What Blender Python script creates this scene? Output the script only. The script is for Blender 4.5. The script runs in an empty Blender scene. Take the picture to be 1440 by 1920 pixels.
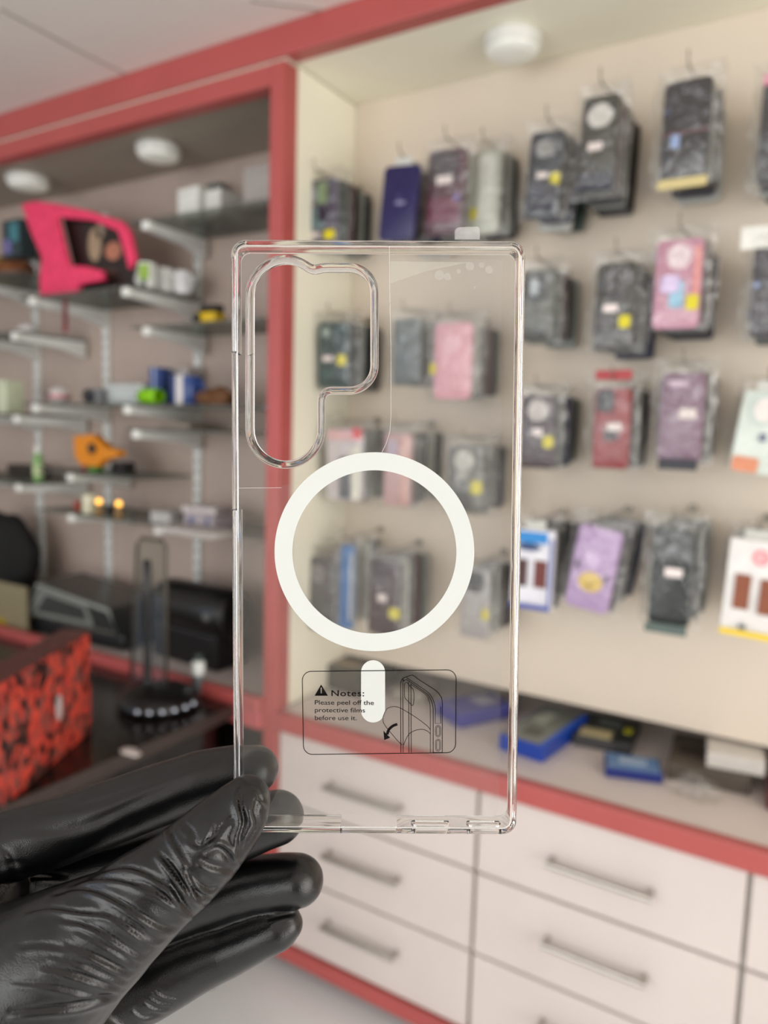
import bpy, bmesh, math, random
import numpy as np
from mathutils import Vector, Matrix, noise

S = bpy.context.scene
COL = S.collection
PI = math.pi
random.seed(5)

# ------------------------------------------------------------------ camera
F0, YAW, PIT, ROL = 1400.0, .5452, .1144, .0295
CAM = np.array([0, 0, 1.30])
cy, sy, cp_, sp_ = math.cos(YAW), math.sin(YAW), math.cos(PIT), math.sin(PIT)
FW = np.array([-sy*cp_, cy*cp_, -sp_]); R0 = np.array([cy, sy, 0]); U0 = np.cross(R0, FW)
RT = R0*math.cos(ROL) + U0*math.sin(ROL); UP = -R0*math.sin(ROL) + U0*math.cos(ROL)
def ray(px, py): return FW + RT*(px-720)/F0 + UP*(960-py)/F0
def onY(px, py, Y): d = ray(px, py); return CAM + d*(Y/d[1])
def onX(px, py, X): d = ray(px, py); return CAM + d*(X/d[0])
def onZ(px, py, Z): d = ray(px, py); return CAM + d*((Z-1.30)/d[2])
def atD(px, py, D): return CAM + ray(px, py)*D

cam = bpy.data.objects.new('camera', bpy.data.cameras.new('camera'))
COL.objects.link(cam)
cam.matrix_world = Matrix(((RT[0], UP[0], -FW[0], CAM[0]), (RT[1], UP[1], -FW[1], CAM[1]), (RT[2], UP[2], -FW[2], CAM[2]), (0, 0, 0, 1)))
cam.data.sensor_fit = 'VERTICAL'; cam.data.sensor_height = 36; cam.data.lens = F0/1920*36
cam.data.clip_start = .01; cam.data.clip_end = 50
cam.data.dof.use_dof = True; cam.data.dof.focus_distance = .2165
cam.data.dof.aperture_fstop = (cam.data.lens/1000)/.0029
S.camera = cam

# ------------------------------------------------------------------ world, light, exposure
S.view_settings.view_transform = 'Standard'; S.view_settings.look = 'None'
S.view_settings.gamma = 1; S.view_settings.exposure = -0.12
try: S.view_settings.use_curve_mapping = False
except Exception: pass
S.cycles.max_bounces = 14; S.cycles.transmission_bounces = 12; S.cycles.transparent_max_bounces = 40
S.cycles.glossy_bounces = 5; S.cycles.diffuse_bounces = 4
S.cycles.caustics_reflective = False; S.cycles.caustics_refractive = False
S.cycles.sample_clamp_indirect = 6
w = bpy.data.worlds.new('sky'); S.world = w; w.use_nodes = True
w.node_tree.nodes['Background'].inputs[0].default_value = (.86, .93, 1, 1)
w.node_tree.nodes['Background'].inputs[1].default_value = .55
def area(name, loc, target, sx, sy_, power, col):
    l = bpy.data.lights.new(name, 'AREA'); l.shape = 'RECTANGLE'; l.size = sx; l.size_y = sy_; l.energy = power; l.color = col
    o = bpy.data.objects.new(name, l); COL.objects.link(o); o.location = loc
    o.rotation_euler = (Vector(target)-Vector(loc)).to_track_quat('-Z', 'Y').to_euler()
    return o
area('daylight_shopfront', (-1.0, -2.7, 1.25), (-0.6, 1.5, 1.1), 3.0, 1.9, 70, (.97, .985, 1))
area('daylight_doorway', (2.7, -0.2, 1.15), (-0.8, 1.1, 1.0), 2.2, 2.0, 74, (1, .975, .93))
area('cool_fill_left', (-3.3, -1.9, 1.5), (0, 0.4, 1.2), 1.0, 1.2, 10, (.55, .7, 1))  # unseen cool fill light, added to give the glove its bluish sheen

# ------------------------------------------------------------------ materials
def lin(c):
    if isinstance(c, str): c = tuple(int(c[i:i+2], 16) for i in (0, 2, 4))
    return tuple((x/255/12.92 if x/255 <= .04045 else ((x/255+.055)/1.055)**2.4) for x in c) + (1,)
MATS = {}
def mat(name, col, rough=.5, metal=0, spec=.5, var=.06, scale=40, bump=0, bscale=200, coat=0, emit=None):
    if name in MATS: return MATS[name]
    m = bpy.data.materials.new(name); m.use_nodes = True; nt = m.node_tree; b = nt.nodes['Principled BSDF']
    c = lin(col)
    tc = nt.nodes.new('ShaderNodeTexCoord'); n = nt.nodes.new('ShaderNodeTexNoise'); n.inputs['Scale'].default_value = scale; n.inputs['Detail'].default_value = 4
    nt.links.new(tc.outputs['Object'], n.inputs['Vector'])
    r = nt.nodes.new('ShaderNodeValToRGB')
    r.color_ramp.elements[0].color = tuple(x*(1-var) for x in c[:3])+(1,); r.color_ramp.elements[1].color = tuple(min(1, x*(1+var)) for x in c[:3])+(1,)
    r.color_ramp.elements[0].position = .3; r.color_ramp.elements[1].position = .7
    nt.links.new(n.outputs['Fac'], r.inputs['Fac']); nt.links.new(r.outputs['Color'], b.inputs['Base Color'])
    b.inputs['Roughness'].default_value = rough; b.inputs['Metallic'].default_value = metal; b.inputs['Specular IOR Level'].default_value = spec
    b.inputs['Coat Weight'].default_value = coat
    if emit: b.inputs['Emission Color'].default_value = lin(emit[0]); b.inputs['Emission Strength'].default_value = emit[1]
    if bump:
        n2 = nt.nodes.new('ShaderNodeTexNoise'); n2.inputs['Scale'].default_value = bscale; nt.links.new(tc.outputs['Object'], n2.inputs['Vector'])
        bp = nt.nodes.new('ShaderNodeBump'); bp.inputs['Strength'].default_value = bump; bp.inputs['Distance'].default_value = .001
        nt.links.new(n2.outputs['Fac'], bp.inputs['Height']); nt.links.new(bp.outputs['Normal'], b.inputs['Normal'])
    MATS[name] = m; return m
def plain(c, rough=.45, **k): return mat('plain_%s_%s' % (c, rough), c, rough, **k)
def clear(name, tint, gloss, milky=0, rough=.1, bump=0, bscale=60, thin=False):
    if name in MATS: return MATS[name]
    m = bpy.data.materials.new(name); m.use_nodes = True; nt = m.node_tree; nt.nodes.clear()
    o = nt.nodes.new('ShaderNodeOutputMaterial'); t = nt.nodes.new('ShaderNodeBsdfTransparent'); t.inputs[0].default_value = tint+(1,)
    g = nt.nodes.new('ShaderNodeBsdfGlossy'); g.inputs['Roughness'].default_value = rough
    mx = nt.nodes.new('ShaderNodeMixShader'); mx.inputs[0].default_value = gloss
    nt.links.new(t.outputs[0], mx.inputs[1]); nt.links.new(g.outputs[0], mx.inputs[2])
    d = nt.nodes.new('ShaderNodeBsdfDiffuse'); d.inputs[0].default_value = (.85, .86, .84, 1)
    m2 = nt.nodes.new('ShaderNodeMixShader'); m2.inputs[0].default_value = milky
    nt.links.new(mx.outputs[0], m2.inputs[1]); nt.links.new(d.outputs[0], m2.inputs[2]); nt.links.new(m2.outputs[0], o.inputs[0])
    if bump:
        tc = nt.nodes.new('ShaderNodeTexCoord'); n2 = nt.nodes.new('ShaderNodeTexNoise'); n2.inputs['Scale'].default_value = bscale; n2.inputs['Distortion'].default_value = 1.5
        nt.links.new(tc.outputs['Object'], n2.inputs['Vector'])
        bp = nt.nodes.new('ShaderNodeBump'); bp.inputs['Strength'].default_value = bump; bp.inputs['Distance'].default_value = .01
        nt.links.new(n2.outputs['Fac'], bp.inputs['Height']); nt.links.new(bp.outputs['Normal'], g.inputs['Normal'])
    MATS[name] = m; return m
M_RED = mat('red_laminate', 'b25350', .38, var=.05, scale=6)
M_WHITE = mat('pale_laminate', 'd8cdc8', .4, var=.035, scale=5)
M_CREAM = mat('cream_laminate', 'f6f2df', .45, var=.03, scale=4)
M_PANEL = mat('beige_panel', 'dccfbe', .5, var=.03, scale=4)
M_BROWN = mat('mauve_laminate', 'bfaca0', .5, var=.05, scale=6)
M_CEIL = mat('ceiling_paint', 'ebe5de', .7, var=.03, scale=2)
M_WALL = mat('wall_paint', 'cdc6bd', .7)
M_METAL = mat('white_bracket', 'eceeea', .35)
M_STEEL = mat('brushed_steel', 'b5b0a8', .28, metal=1)
M_WIRE = mat('wire_steel', '8d867a', .35, metal=.8)
M_BLACK = mat('black_plastic', '141414', .35)
M_SMOKE = clear('smoked_glass_shelf', (.55, .58, .55), .14, .06, .04)
M_SLEEVE = clear('clear_bag', (.96, .96, .95), .08, .016, .08, bump=.9, bscale=28)
M_ACRYL = clear('clear_acrylic', (.84, .85, .82), .04, .015, .03)
M_FILM = clear('clear_film', (.985, .985, .985), .01, .012, .08)
M_BUB = clear('film_bubble', (.98, .98, .98), .02, .06, .2)
M_LABF = clear('label_film', (.99, .99, .99), .005, .004, .05)
M_PEN = mat('groove_dark', '6a5a4a', .8)
def glassmat():
    m = bpy.data.materials.new('clear_polycarbonate'); m.use_nodes = True; nt = m.node_tree; nt.nodes.clear()
    o = nt.nodes.new('ShaderNodeOutputMaterial'); g = nt.nodes.new('ShaderNodeBsdfGlass'); g.inputs['IOR'].default_value = 1.5; g.inputs['Roughness'].default_value = 0.0
    g.inputs['Color'].default_value = (.985, .985, .982, 1); nt.links.new(g.outputs[0], o.inputs[0]); return m
M_GLASS = glassmat()

# ------------------------------------------------------------------ helpers
def obj(name, bm, m, parent=None, smooth=False, sharp=None, loc=None):
    me = bpy.data.meshes.new(name)
    if isinstance(bm, bpy.types.Mesh): me = bm
    else:
        bmesh.ops.recalc_face_normals(bm, faces=bm.faces); bm.to_mesh(me); bm.free()
    if smooth:
        me.polygons.foreach_set('use_smooth', [True]*len(me.polygons))
        if sharp: me.set_sharp_from_angle(angle=sharp)
    me.materials.clear(); me.materials.append(m)
    o = bpy.data.objects.new(name, me); COL.objects.link(o)
    if parent: o.parent = parent
    if loc is not None: o.location = loc
    return o
def tag(o, label=None, cat=None, group=None, kind=None):
    for k, v in (('label', label), ('category', cat), ('group', group), ('kind', kind)):
        if v: o[k] = v
    return o
def thing(name, label, cat, loc=(0, 0, 0), rotz=0, group=None):
    o = bpy.data.objects.new(name, None); COL.objects.link(o); o.location = loc; o.rotation_euler = (0, 0, rotz); o.empty_display_size = .02
    return tag(o, label, cat, group)
def struct(name, bm, m): return tag(obj(name, bm, m), kind='structure')
def box(bm, x0, x1, y0, y1, z0, z1, bev=0, seg=2, mtx=None):
    r = bmesh.ops.create_cube(bm, size=1)['verts']
    for v in r: v.co = Vector(((x0+x1)/2+v.co.x*(x1-x0), (y0+y1)/2+v.co.y*(y1-y0), (z0+z1)/2+v.co.z*(z1-z0)))
    if bev:
        es = {e for v in r for e in v.link_edges}
        q = bmesh.ops.bevel(bm, geom=list(es), offset=bev, segments=seg, profile=.5, affect='EDGES'); r = list({v for f in q['faces'] for v in f.verts} | {v for v in r if v.is_valid})
    if mtx is not None: bmesh.ops.transform(bm, matrix=mtx, verts=r)
    return bm
def B(*a, **k): return box(bmesh.new(), *a, **k)
def rrect(w, h, r, n=6):
    p = []
    for cx, cz, a in ((w/2-r, h/2-r, 0), (-w/2+r, h/2-r, PI/2), (-w/2+r, -h/2+r, PI), (w/2-r, -h/2+r, 1.5*PI)):
        for i in range(n+1):
            t = a+PI/2*i/n; p.append((cx+r*math.cos(t), cz+r*math.sin(t)))
    return p
def slab(loop, y0, y1, bev=0):
    """prism of a (x,z) outline from y0 (front) to y1, front and back edges softened"""
    bm = bmesh.new(); n = len(loop)
    cx = sum(p[0] for p in loop)/n; cz = sum(p[1] for p in loop)/n
    def ring(y, ins):
        out = []
        for x, z in loop:
            d = math.hypot(x-cx, z-cz) or 1
            out.append(bm.verts.new((x-ins*(x-cx)/d, y, z-ins*(z-cz)/d)))
        return out
    lv = [(y0, bev), (y0+bev*.35, bev*.3), (y0+bev, 0), (y1-bev, 0), (y1-bev*.35, bev*.3), (y1, bev)] if bev else [(y0, 0), (y1, 0)]
    rs = [ring(*l) for l in lv]
    for a, b in zip(rs, rs[1:]):
        for i in range(n): bm.faces.new((a[i], a[(i+1) % n], b[(i+1) % n], b[i]))
    bm.faces.new(rs[0][::-1]); bm.faces.new(rs[-1]); return bm
def rbox(w, h, t, r, bev=.001): return slab(rrect(w, h, r), -t/2, t/2, bev)
def lathe(prof, n=32, axis='Z', bm=None, mtx=None):
    bm = bm or bmesh.new(); rs = []
    for r, z in prof:
        rs.append([bm.verts.new((r*math.cos(2*PI*i/n), r*math.sin(2*PI*i/n), z)) for i in range(n)])
    for a, b in zip(rs, rs[1:]):
        for i in range(n): bm.faces.new((a[i], a[(i+1) % n], b[(i+1) % n], b[i]))
    bm.faces.new(rs[0][::-1]); bm.faces.new(rs[-1])
    vs = [v for r in rs for v in r]
    if axis == 'Y': bmesh.ops.rotate(bm, verts=vs, cent=(0, 0, 0), matrix=Matrix.Rotation(PI/2, 3, 'X'))
    if axis == 'X': bmesh.ops.rotate(bm, verts=vs, cent=(0, 0, 0), matrix=Matrix.Rotation(PI/2, 3, 'Y'))
    if mtx is not None: bmesh.ops.transform(bm, matrix=mtx, verts=vs)
    return bm
def tube(pts, r, n=8, bm=None, closed=False):
    bm = bm or bmesh.new(); P = [Vector(p) for p in pts]; rs = []; rr = r if isinstance(r, (list, tuple)) else [r]*len(P)
    for i, p in enumerate(P):
        if closed: t = P[(i+1) % len(P)]-P[i-1]
        else: t = P[min(i+1, len(P)-1)]-P[max(i-1, 0)]
        t.normalize(); a = Vector((0, 0, 1)) if abs(t.z) < .9 else Vector((1, 0, 0)); u = t.cross(a).normalized(); v = t.cross(u)
        rs.append([bm.verts.new(p+u*math.cos(2*PI*k/n)*rr[i]+v*math.sin(2*PI*k/n)*rr[i]) for k in range(n)])
    prs = list(zip(rs, rs[1:]))+([(rs[-1], rs[0])] if closed else [])
    for a, b in prs:
        for k in range(n): bm.faces.new((a[k], a[(k+1) % n], b[(k+1) % n], b[k]))
    if not closed: bm.faces.new(rs[0][::-1]); bm.faces.new(rs[-1])
    return bm

# ------------------------------------------------------------------ the room
DF, DB, DL = 1.30, 1.56, 1.62          # cabinet front, peg panel, back wall of the shelf bay (metres from the camera plane)
ZT = 1.30-.66                          # worktop
ZC = 1.30+.825
struct('floor', B(-4, 3, -3, 2, -.05, 0), mat('white_floor_tile', 'e8ebec', .3, var=.05, scale=3))
bm = B(-4, 3, -3, DF+.02, ZC, ZC+.04); struct('ceiling', bm, M_CEIL)
for i, (a, b) in enumerate((((0, 15), (150, 95)), ((470, 0), (700, 30)), ((150, 95), (260, 150)))):
    p, q = onZ(*a, ZC), onZ(*b, ZC); d = Vector(q-p); L = d.length; an = math.atan2(d.y, d.x)
    struct('trim_%d' % (10+i), B(0, L, -.004, .004, -.002, .001, mtx=Matrix.Translation(p) @ Matrix.Rotation(an, 4, 'Z')), mat('ceiling_seam', 'b4aca5', .7))
struct('wall_back', B(-4, 3, 1.82, 1.87, 0, ZC+.3), M_PANEL)
struct('wall_left', B(-4.05, -4, -3, 1.9, 0, ZC+.3), M_WALL)
struct('wall_right', B(3, 3.05, -3, 1.9, 0, ZC+.3), M_WALL)
struct('wall_front', B(-4, 3, -3.05, -3, 0, ZC+.3), M_WALL)
# joinery frame
struct('trim_1', B(-4, 3, DF-.012, DF+.03, 1.30+.76, ZC, bev=.003), M_RED)                       # long beam
struct('trim_2', B(-4, -1.0565, DF-.004, DF+.03, 1.30+.7525, 1.30+.7595), M_PANEL)                  # light joint between beam and frame
struct('trim_3', B(-4, -1.0945, DF-.01, DF+.03, 1.30+.708, 1.30+.752, bev=.002), M_RED)           # frame head of the shelf bay
struct('trim_4', B(-1.094, -1.056, DF-.0115, DF+.035, 0.04, 1.30+.752, bev=.002), M_RED)           # post
struct('trim_5', B(-1.056, 3, DF-.012, DF+.03, 0.04, 0.075, bev=.002), M_RED)                    # plinth
# display bay (right): side, top, peg panel
struct('wall_bay_side', B(-1.076, -1.058, DF+.036, DB+.03, ZT+.001, 1.30+.757), M_CREAM)
struct('wall_bay_top', B(-1.076, 3, DF+.031, 1.82, 1.30+.76, 1.30+.775), M_CREAM)
PB = 1.30-.588
struct('wall_peg_panel', B(-1.057, 3, DB, DB+.018, PB, 1.30+.7595), M_PANEL)
# shelf bay (left)
ZL = 1.30+.722
struct('wall_shelf_bay_back', B(-4, -1.096, DL, DL+.02, 0.6, ZL), M_BROWN)
struct('wall_shelf_bay_top', B(-4, -1.08, DF+.031, DL+.02, ZL, ZL+.015), mat('dark_beige_laminate', 'a3988a', .5))
struct('wall_shelf_bay_side', B(-1.0955, -1.0775, DF+.036, DL-.001, ZT+.001, ZL), mat('mauve_side', '8b7468', .5))

# worktops
t = thing('worktop', 'long pale worktop with a red front edge above the drawers', 'counter', (0, DF, ZT))
obj('top_board', B(-1.055, 3, 0.012, .519, -.04, 0), M_WHITE, t)
tag(obj('edge_band', B(-1.055, 3, -.014, .012, -.042, .001, bev=.004), M_RED, t), 'glossy red front edge')
t = thing('side_worktop', 'pale worktop with a red edge below the glass shelves', 'counter', (0, DF, ZT))
obj('top_board', B(-3.9, -1.096, 0.0, .316, -.05, 0), M_WHITE, t)
e = obj('edge_band', B(-3.9, -1.096, -.03, .0, -.005, .028, bev=.006), M_RED, t); tag(e, 'red raised front edge')
obj('lower_edge_band', B(-3.9, -1.096, -.022, .0, -.05, -.005, bev=.004), mat('pink_red_laminate', 'c05a5c', .3), t)
# drawer cabinet
t = thing('drawer_cabinet', 'white drawer unit with long steel bar handles under the worktop', 'cabinet', (0, DF, 0))
obj('carcass', B(-1.055, 2.5, .022, .5, .076, ZT-.041), M_WALL, t)
cols = [(-1.052, -.556), (-.548, -.072), (-.064, .42), (.428, .91)]
rows = [(ZT-.046, 1.30-.8735), (1.30-.8795, 1.30-1.047), (1.30-1.053, .079)]
for ci, (x0, x1) in enumerate(cols):
    for ri, (z1, z0) in enumerate(rows):
        d = obj('drawer', B(x0, x1, 0, .0215, z0, z1, bev=.0015), M_WHITE, t)
        cx = (x0+x1)/2+.003 if ci else -.813; hz = {0: 1.30-.794, 1: 1.30-.955, 2: 1.30-1.125}[ri]+(0 if ci else .003); hw = .089
        hb = tube([(cx-hw, -.001, hz), (cx-hw, -.022, hz)], .0052, 10); tube([(cx+hw, -.001, hz), (cx+hw, -.022, hz)], .0052, 10, bm=hb)
        tube([(cx-hw-.006, -.026, hz), (cx+hw+.006, -.026, hz)], .0062, 12, bm=hb)
        obj('handle', hb, M_STEEL, d, smooth=True, sharp=.8)
# grooves between drawers show the darker carcass
t = thing('open_base_cabinet', 'dark open base cabinet under the side worktop', 'cabinet', (0, DF, 0))
obj('back_panel', B(-3.9, -1.096, .27, .285, .03, ZT-.051), mat('dark_brown_board', '3c2f2a', .6), t)
obj('shelf', B(-3.9, -1.096, .03, .269, .3, .315), mat('dark_brown_board', '3c2f2a', .6), t)
obj('side_panel', B(-1.11, -1.096, .03, .269, .0, ZT-.051), mat('dark_brown_board', '3c2f2a', .6), t)

# ------------------------------------------------------------------ ceiling discs
def disc_lamp(p, r, label):
    t = thing('ceiling_lamp', label, 'ceiling lamp', p, 0, 'round surface lamps')
    obj('housing', lathe([(r*.9, 0), (r, -.006), (r, -.022), (r*.93, -.028)], 40), mat('lamp_white', 'dcdcd6', .4), t, smooth=True, sharp=.7)
    obj('diffuser', lathe([(r*.92, -.0275), (r*.85, -.034), (r*.5, -.038), (r*.1, -.039)], 40), mat('opal_diffuser', 'e8eae4', .35, emit=('fff6e0', .12)), t, smooth=True)
disc_lamp(onZ(962, 66, ZC-.065), .056, 'white round lamp under the top board above the phone cases')
disc_lamp(onZ(297, 272, ZL-.0), .058, 'white round lamp above the white cartons on the left')
disc_lamp(onZ(52, 330, ZL-.0), .062, 'white round lamp at far left above the pink cushion')

# ------------------------------------------------------------------ hanging phone cases
def decal(parent, name, kind, c, x, z, w_, h_, y, rough=.5, rot=0, emit=None):
    if kind == 'disc': lp = [(w_/2*math.cos(2*PI*i/24), h_/2*math.sin(2*PI*i/24)) for i in range(24)]
    else: lp = rrect(w_, h_, min(w_, h_)*(.2 if kind == 'round' else .04), 4)
    bm = slab(lp, -.0006, .0006)
    if rot: bmesh.ops.rotate(bm, verts=bm.verts, cent=(0, 0, 0), matrix=Matrix.Rotation(rot, 3, 'Y'))
    return obj(name, bm, plain(c, rough), parent, loc=(x, y, z))
_sh = {}
def body_mesh(key, w_, h_, t_, r_):
    k = (round(w_, 3), round(h_, 3), round(t_, 3))
    return slab(rrect(w_, h_, r_), -t_/2, t_/2, .0018)
def sleeve_mesh(w_, h_, t_, seed):
    """puffy clear bag: outer grid pinched at the rim, with a header flap on top"""
    bm = bmesh.new(); nx, nz = 12, 18; rnd = random.Random(seed)
    fr, bk = [], []
    for s, store in ((-1, fr), (1, bk)):
        for j in range(nz+1):
            row = []
            for i in range(nx+1):
                u = i/nx*2-1; v = j/nz*2-1
                wob = 1+.035*math.sin(v*5+seed)+.02*math.sin(v*11+seed*2)
                e = max(0, 1-abs(u)**5)*max(0, 1-abs(v)**8)
                n = noise.noise(Vector((u*2.2+seed, v*3.5, s*2)))*.0028
                row.append(bm.verts.new((u*w_/2*wob, s*((t_/2+.002)*e+.0004)+s*e*abs(n), v*h_/2)))
            store.append(row)
    for st in (fr, bk):
        for j in range(nz):
            for i in range(nx): bm.faces.new((st[j][i], st[j][i+1], st[j+1][i+1], st[j+1][i]))
    return bm
PAL = [('black', '17171a'), ('dark brown', '2c211d'), ('dark green', '2a3a34'), ('clear grey', '8f938e'), ('navy', '1e2340'), ('wine red', '4c2027'), ('charcoal', '303338'), ('pale grey', 'b9bab4')]
def hang(x0, y0, x1, y1, col, short, full, decs, Y=1.40, n=4, roll=0, sleeve=True, yaw=0, rough=.3, t_=.012, pal=0, catname='phone_case', bagw=.032, group='phone cases hanging on wire hooks'):
    xm, ym = (x0+x1)/2, (y0+y1)/2
    c = onY(xm, ym, Y); a = onY(x0, ym, Y); b = onY(x1, ym, Y); W = (b[0]-a[0])*.97
    H = onY(xm, y0, Y)[2]-onY(xm, y1, Y)[2]
    top = c[2]+H/2+.022
    t = thing(catname, full, 'phone case' if catname == 'phone_case' else 'package', (c[0], Y, top), 0, group)
    t.rotation_euler = (random.uniform(-.02, .05), roll, yaw)
    bo = obj('case_body' if catname == 'phone_case' else 'carton', body_mesh(0, W, H, t_, W*.13 if catname == 'phone_case' else .003), plain(col, rough), t, smooth=True, sharp=.6, loc=(0, 0, -H/2-.022))
    for d in decs:
        nm, kd, cc, u, v, dw, dh = d[:7]
        o = decal(bo, nm, kd, cc, (u-.5)*W, (.5-v)*H, dw*W, dh*H, -t_/2-.0008-.0009*decs.index(d), *(d[7:8] or (.45,)))
    if sleeve: obj('clear_sleeve', sleeve_mesh(W+bagw, H+.03, t_+.004, xm*.37+ym), M_SLEEVE, t, smooth=True, loc=(0, 0, -H/2-.012))
    else: obj('hang_tab', slab(rrect(W*.5, .02, .004), -.0008, .0008), plain('c9c9c2'), t, loc=(0, 0, -.014))
    # the wire hook
    zx = c[0]
    hb = tube([(0, DB-Y+.001, .004), (0, DB-Y-.02, .0035), (0, -.012, .0), (0, -.02, .003), (0, -.024, .012), (0, -.024, .02)], .0016, 8)
    h = obj('display_hook', hb, M_WIRE, None, smooth=True, loc=(c[0], Y, top-.004))
    tag(h, 'wire hook holding the ' + short, 'hook', 'wire hooks on the beige panel')
    hp = lathe([(.009, 0), (.009, .003)], 16, 'Y', mtx=Matrix.Translation((0, DB-Y, .004))); obj('hook_plate', hp, M_WIRE, h)
    # cases behind it on the same hook
    step = (DB-Y-.014)/(n+.3)
    words = ['second', 'third', 'fourth', 'fifth', 'sixth', 'seventh']
    for k in range(n):
        cn, cc = PAL[(pal+k*3) % len(PAL)]
        f = random.uniform(.93, 1.03); wk = random.uniform(.97, 1.06)
        yy = Y+step*(k+1)
        tt = thing('phone_case', '%s boxed case hanging %s on the hook, behind the %s' % (cn, words[k], short), 'phone case', (c[0]+random.uniform(-.004, .006), yy, top), 0, 'phone cases stacked behind the front ones')
        tt['label'] = '%s case %s on the hook behind the %s' % (cn, words[k], short)
        tt.rotation_euler = (0, roll+random.uniform(-.02, .02), yaw*.5+random.uniform(-.03, .03))
        hh = H*f
        obj('case_body', body_mesh(0, W*wk, hh, .010, W*.12), plain(cc, .35), tt, smooth=True, sharp=.6, loc=(0, 0, -hh/2-.020))
        if k < 1: obj('clear_sleeve', sleeve_mesh(W*wk+bagw, hh+.03, .014, k+xm), M_SLEEVE, tt, smooth=True, loc=(0, 0, -hh/2-.010))
    return t
LBL = lambda u, v, w_=.3, h_=.07: ('price_label', 'round', 'efe2df', u, v, w_, h_)
YEL = lambda u, v, w_=.22, h_=.12: ('yellow_sticker', 'round', 'd9cc12', u, v, w_, h_)
# row 1
hang(566, 338, 632, 470, '3a3350', 'purple patterned case', 'purple and green patterned case with a yellow sticker, top left by the cream side', [('camera_ring', 'disc', '8a90a0', .3, .2, .35, .2), ('green_patch', 'square', '6f8a5e', .62, .2, .3, .3), ('teal_patch', 'square', '4f6f78', .4, .55, .6, .3), LBL(.4, .78), YEL(.85, .8, .3, .13), ('dark_patch', 'square', '251d33', .65, .5, .25, .2)], pal=2, n=5)
hang(722, 312, 790, 452, '241f52', 'navy purple flip case', 'plain navy purple flip case without a bag, beside the maroon case', [('logo', 'disc', '8a86a8', .55, .5, .3, .05), ('emblem', 'disc', '4b4678', .5, .42, .1, .06)], sleeve=False, roll=.07, pal=1, n=3, Y=1.37)
hang(804, 282, 876, 440, '55323f', 'maroon case with a white label', 'dark maroon case with a pinkish white label in the top row', [('upper_patch', 'round', '4a4347', .42, .2, .75, .36), ('window_patch', 'square', '6b2340', .5, .72, .8, .3), LBL(.48, .36, .42, .1), ('purple_dot', 'disc', '8378b8', .85, .58, .16, .07)], roll=.05, pal=3, n=1)
hang(878, 285, 940, 440, 'b8bcae', 'pale clear case pack', 'pale grey clear case pack with a yellow sticker right of the maroon case', [YEL(.25, .75, .24, .14), ('clear_window', 'round', 'd4d6cc', .6, .45, .5, .8), ], pal=0, n=4, Y=1.45)
hang(994, 248, 1060, 408, '2b3038', 'slate case with grey ring', 'slate grey case with pale ring and yellow sticker at the end of the top row', [('magnet_ring', 'disc', '8f8f8c', .45, .2, .52, .2), LBL(.45, .5, .32, .07), YEL(.85, .55, .28, .14), ('dark_window', 'square', '211f2c', .5, .75, .72, .3)], roll=.07, pal=1, Y=1.39)
hang(1090, 182, 1160, 368, '3c3c33', 'olive case with a big white ring', 'olive black case with a big white disc and white label, top row', [('magnet_ring', 'disc', 'cfccc6', .5, .2, .7, .24), LBL(.42, .5, .4, .08), ('lower_band', 'square', '1d2030', .5, .86, .98, .18), ('camera_corner', 'round', '2c2c26', .85, .1, .2, .1)], roll=.02, pal=5, n=5, Y=1.38)
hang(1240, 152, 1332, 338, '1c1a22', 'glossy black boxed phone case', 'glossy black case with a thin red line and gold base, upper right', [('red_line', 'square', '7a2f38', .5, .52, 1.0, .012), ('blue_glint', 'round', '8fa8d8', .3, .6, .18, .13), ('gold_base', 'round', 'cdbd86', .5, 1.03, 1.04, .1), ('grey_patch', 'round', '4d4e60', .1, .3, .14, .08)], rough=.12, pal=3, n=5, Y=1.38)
hang(1424, 140, 1500, 340, '26242a', 'dark case with a pink top', 'dark case cut off by the right edge of the photo, top row', [('pink_top', 'square', 'e08aa5', .3, .04, .6, .1), LBL(.5, .6)], pal=0, n=3, Y=1.39)
# row 2
hang(597, 604, 652, 728, '123a3c', 'teal green case', 'dark teal case with pale camera spot and yellow sticker, seen through the camera cutout', [('camera_ring', 'disc', '8fa39a', .28, .16, .3, .14), LBL(.35, .55, .35, .08), YEL(.85, .58, .3, .16), ('shine', 'round', '2a5a58', .35, .78, .3, .08)], pal=0, n=4, Y=1.41)
hang(738, 598, 788, 722, '4c5c60', 'blue grey case', 'plain blue grey case in a clear bag left of the pink case', [('emblem', 'disc', '8b9ba4', .4, .3, .3, .1)], pal=6, n=3, Y=1.42)
hang(814, 606, 884, 748, 'e3a3b2', 'plain pink case', 'plain light pink case with a yellow sticker at its left edge', [('pale_patch', 'disc', 'edb9c6', .45, .3, .5, .25), YEL(-.02, .6, .16, .14)], pal=7, n=4, Y=1.40, bagw=.04)
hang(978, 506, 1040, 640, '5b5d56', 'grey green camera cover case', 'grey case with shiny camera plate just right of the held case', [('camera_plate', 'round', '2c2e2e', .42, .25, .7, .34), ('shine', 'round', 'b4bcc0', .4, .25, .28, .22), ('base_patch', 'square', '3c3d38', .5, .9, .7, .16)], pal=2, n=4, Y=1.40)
hang(1116, 494, 1192, 658, '37352f', 'round camera plate case', 'dark olive case with a round four-lens camera plate and yellow sticker', [('camera_plate', 'disc', '201f1d', .48, .24, .72, .36), ('lens', 'disc', '6b6862', .36, .18, .14, .07), ('lens', 'disc', '6b6862', .62, .18, .14, .07), ('lens', 'disc', '6b6862', .36, .3, .14, .07), ('lens', 'disc', '6b6862', .62, .3, .14, .07), LBL(.42, .52, .36, .09), YEL(.8, .68, .28, .14)], pal=0, n=5, Y=1.39)
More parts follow.
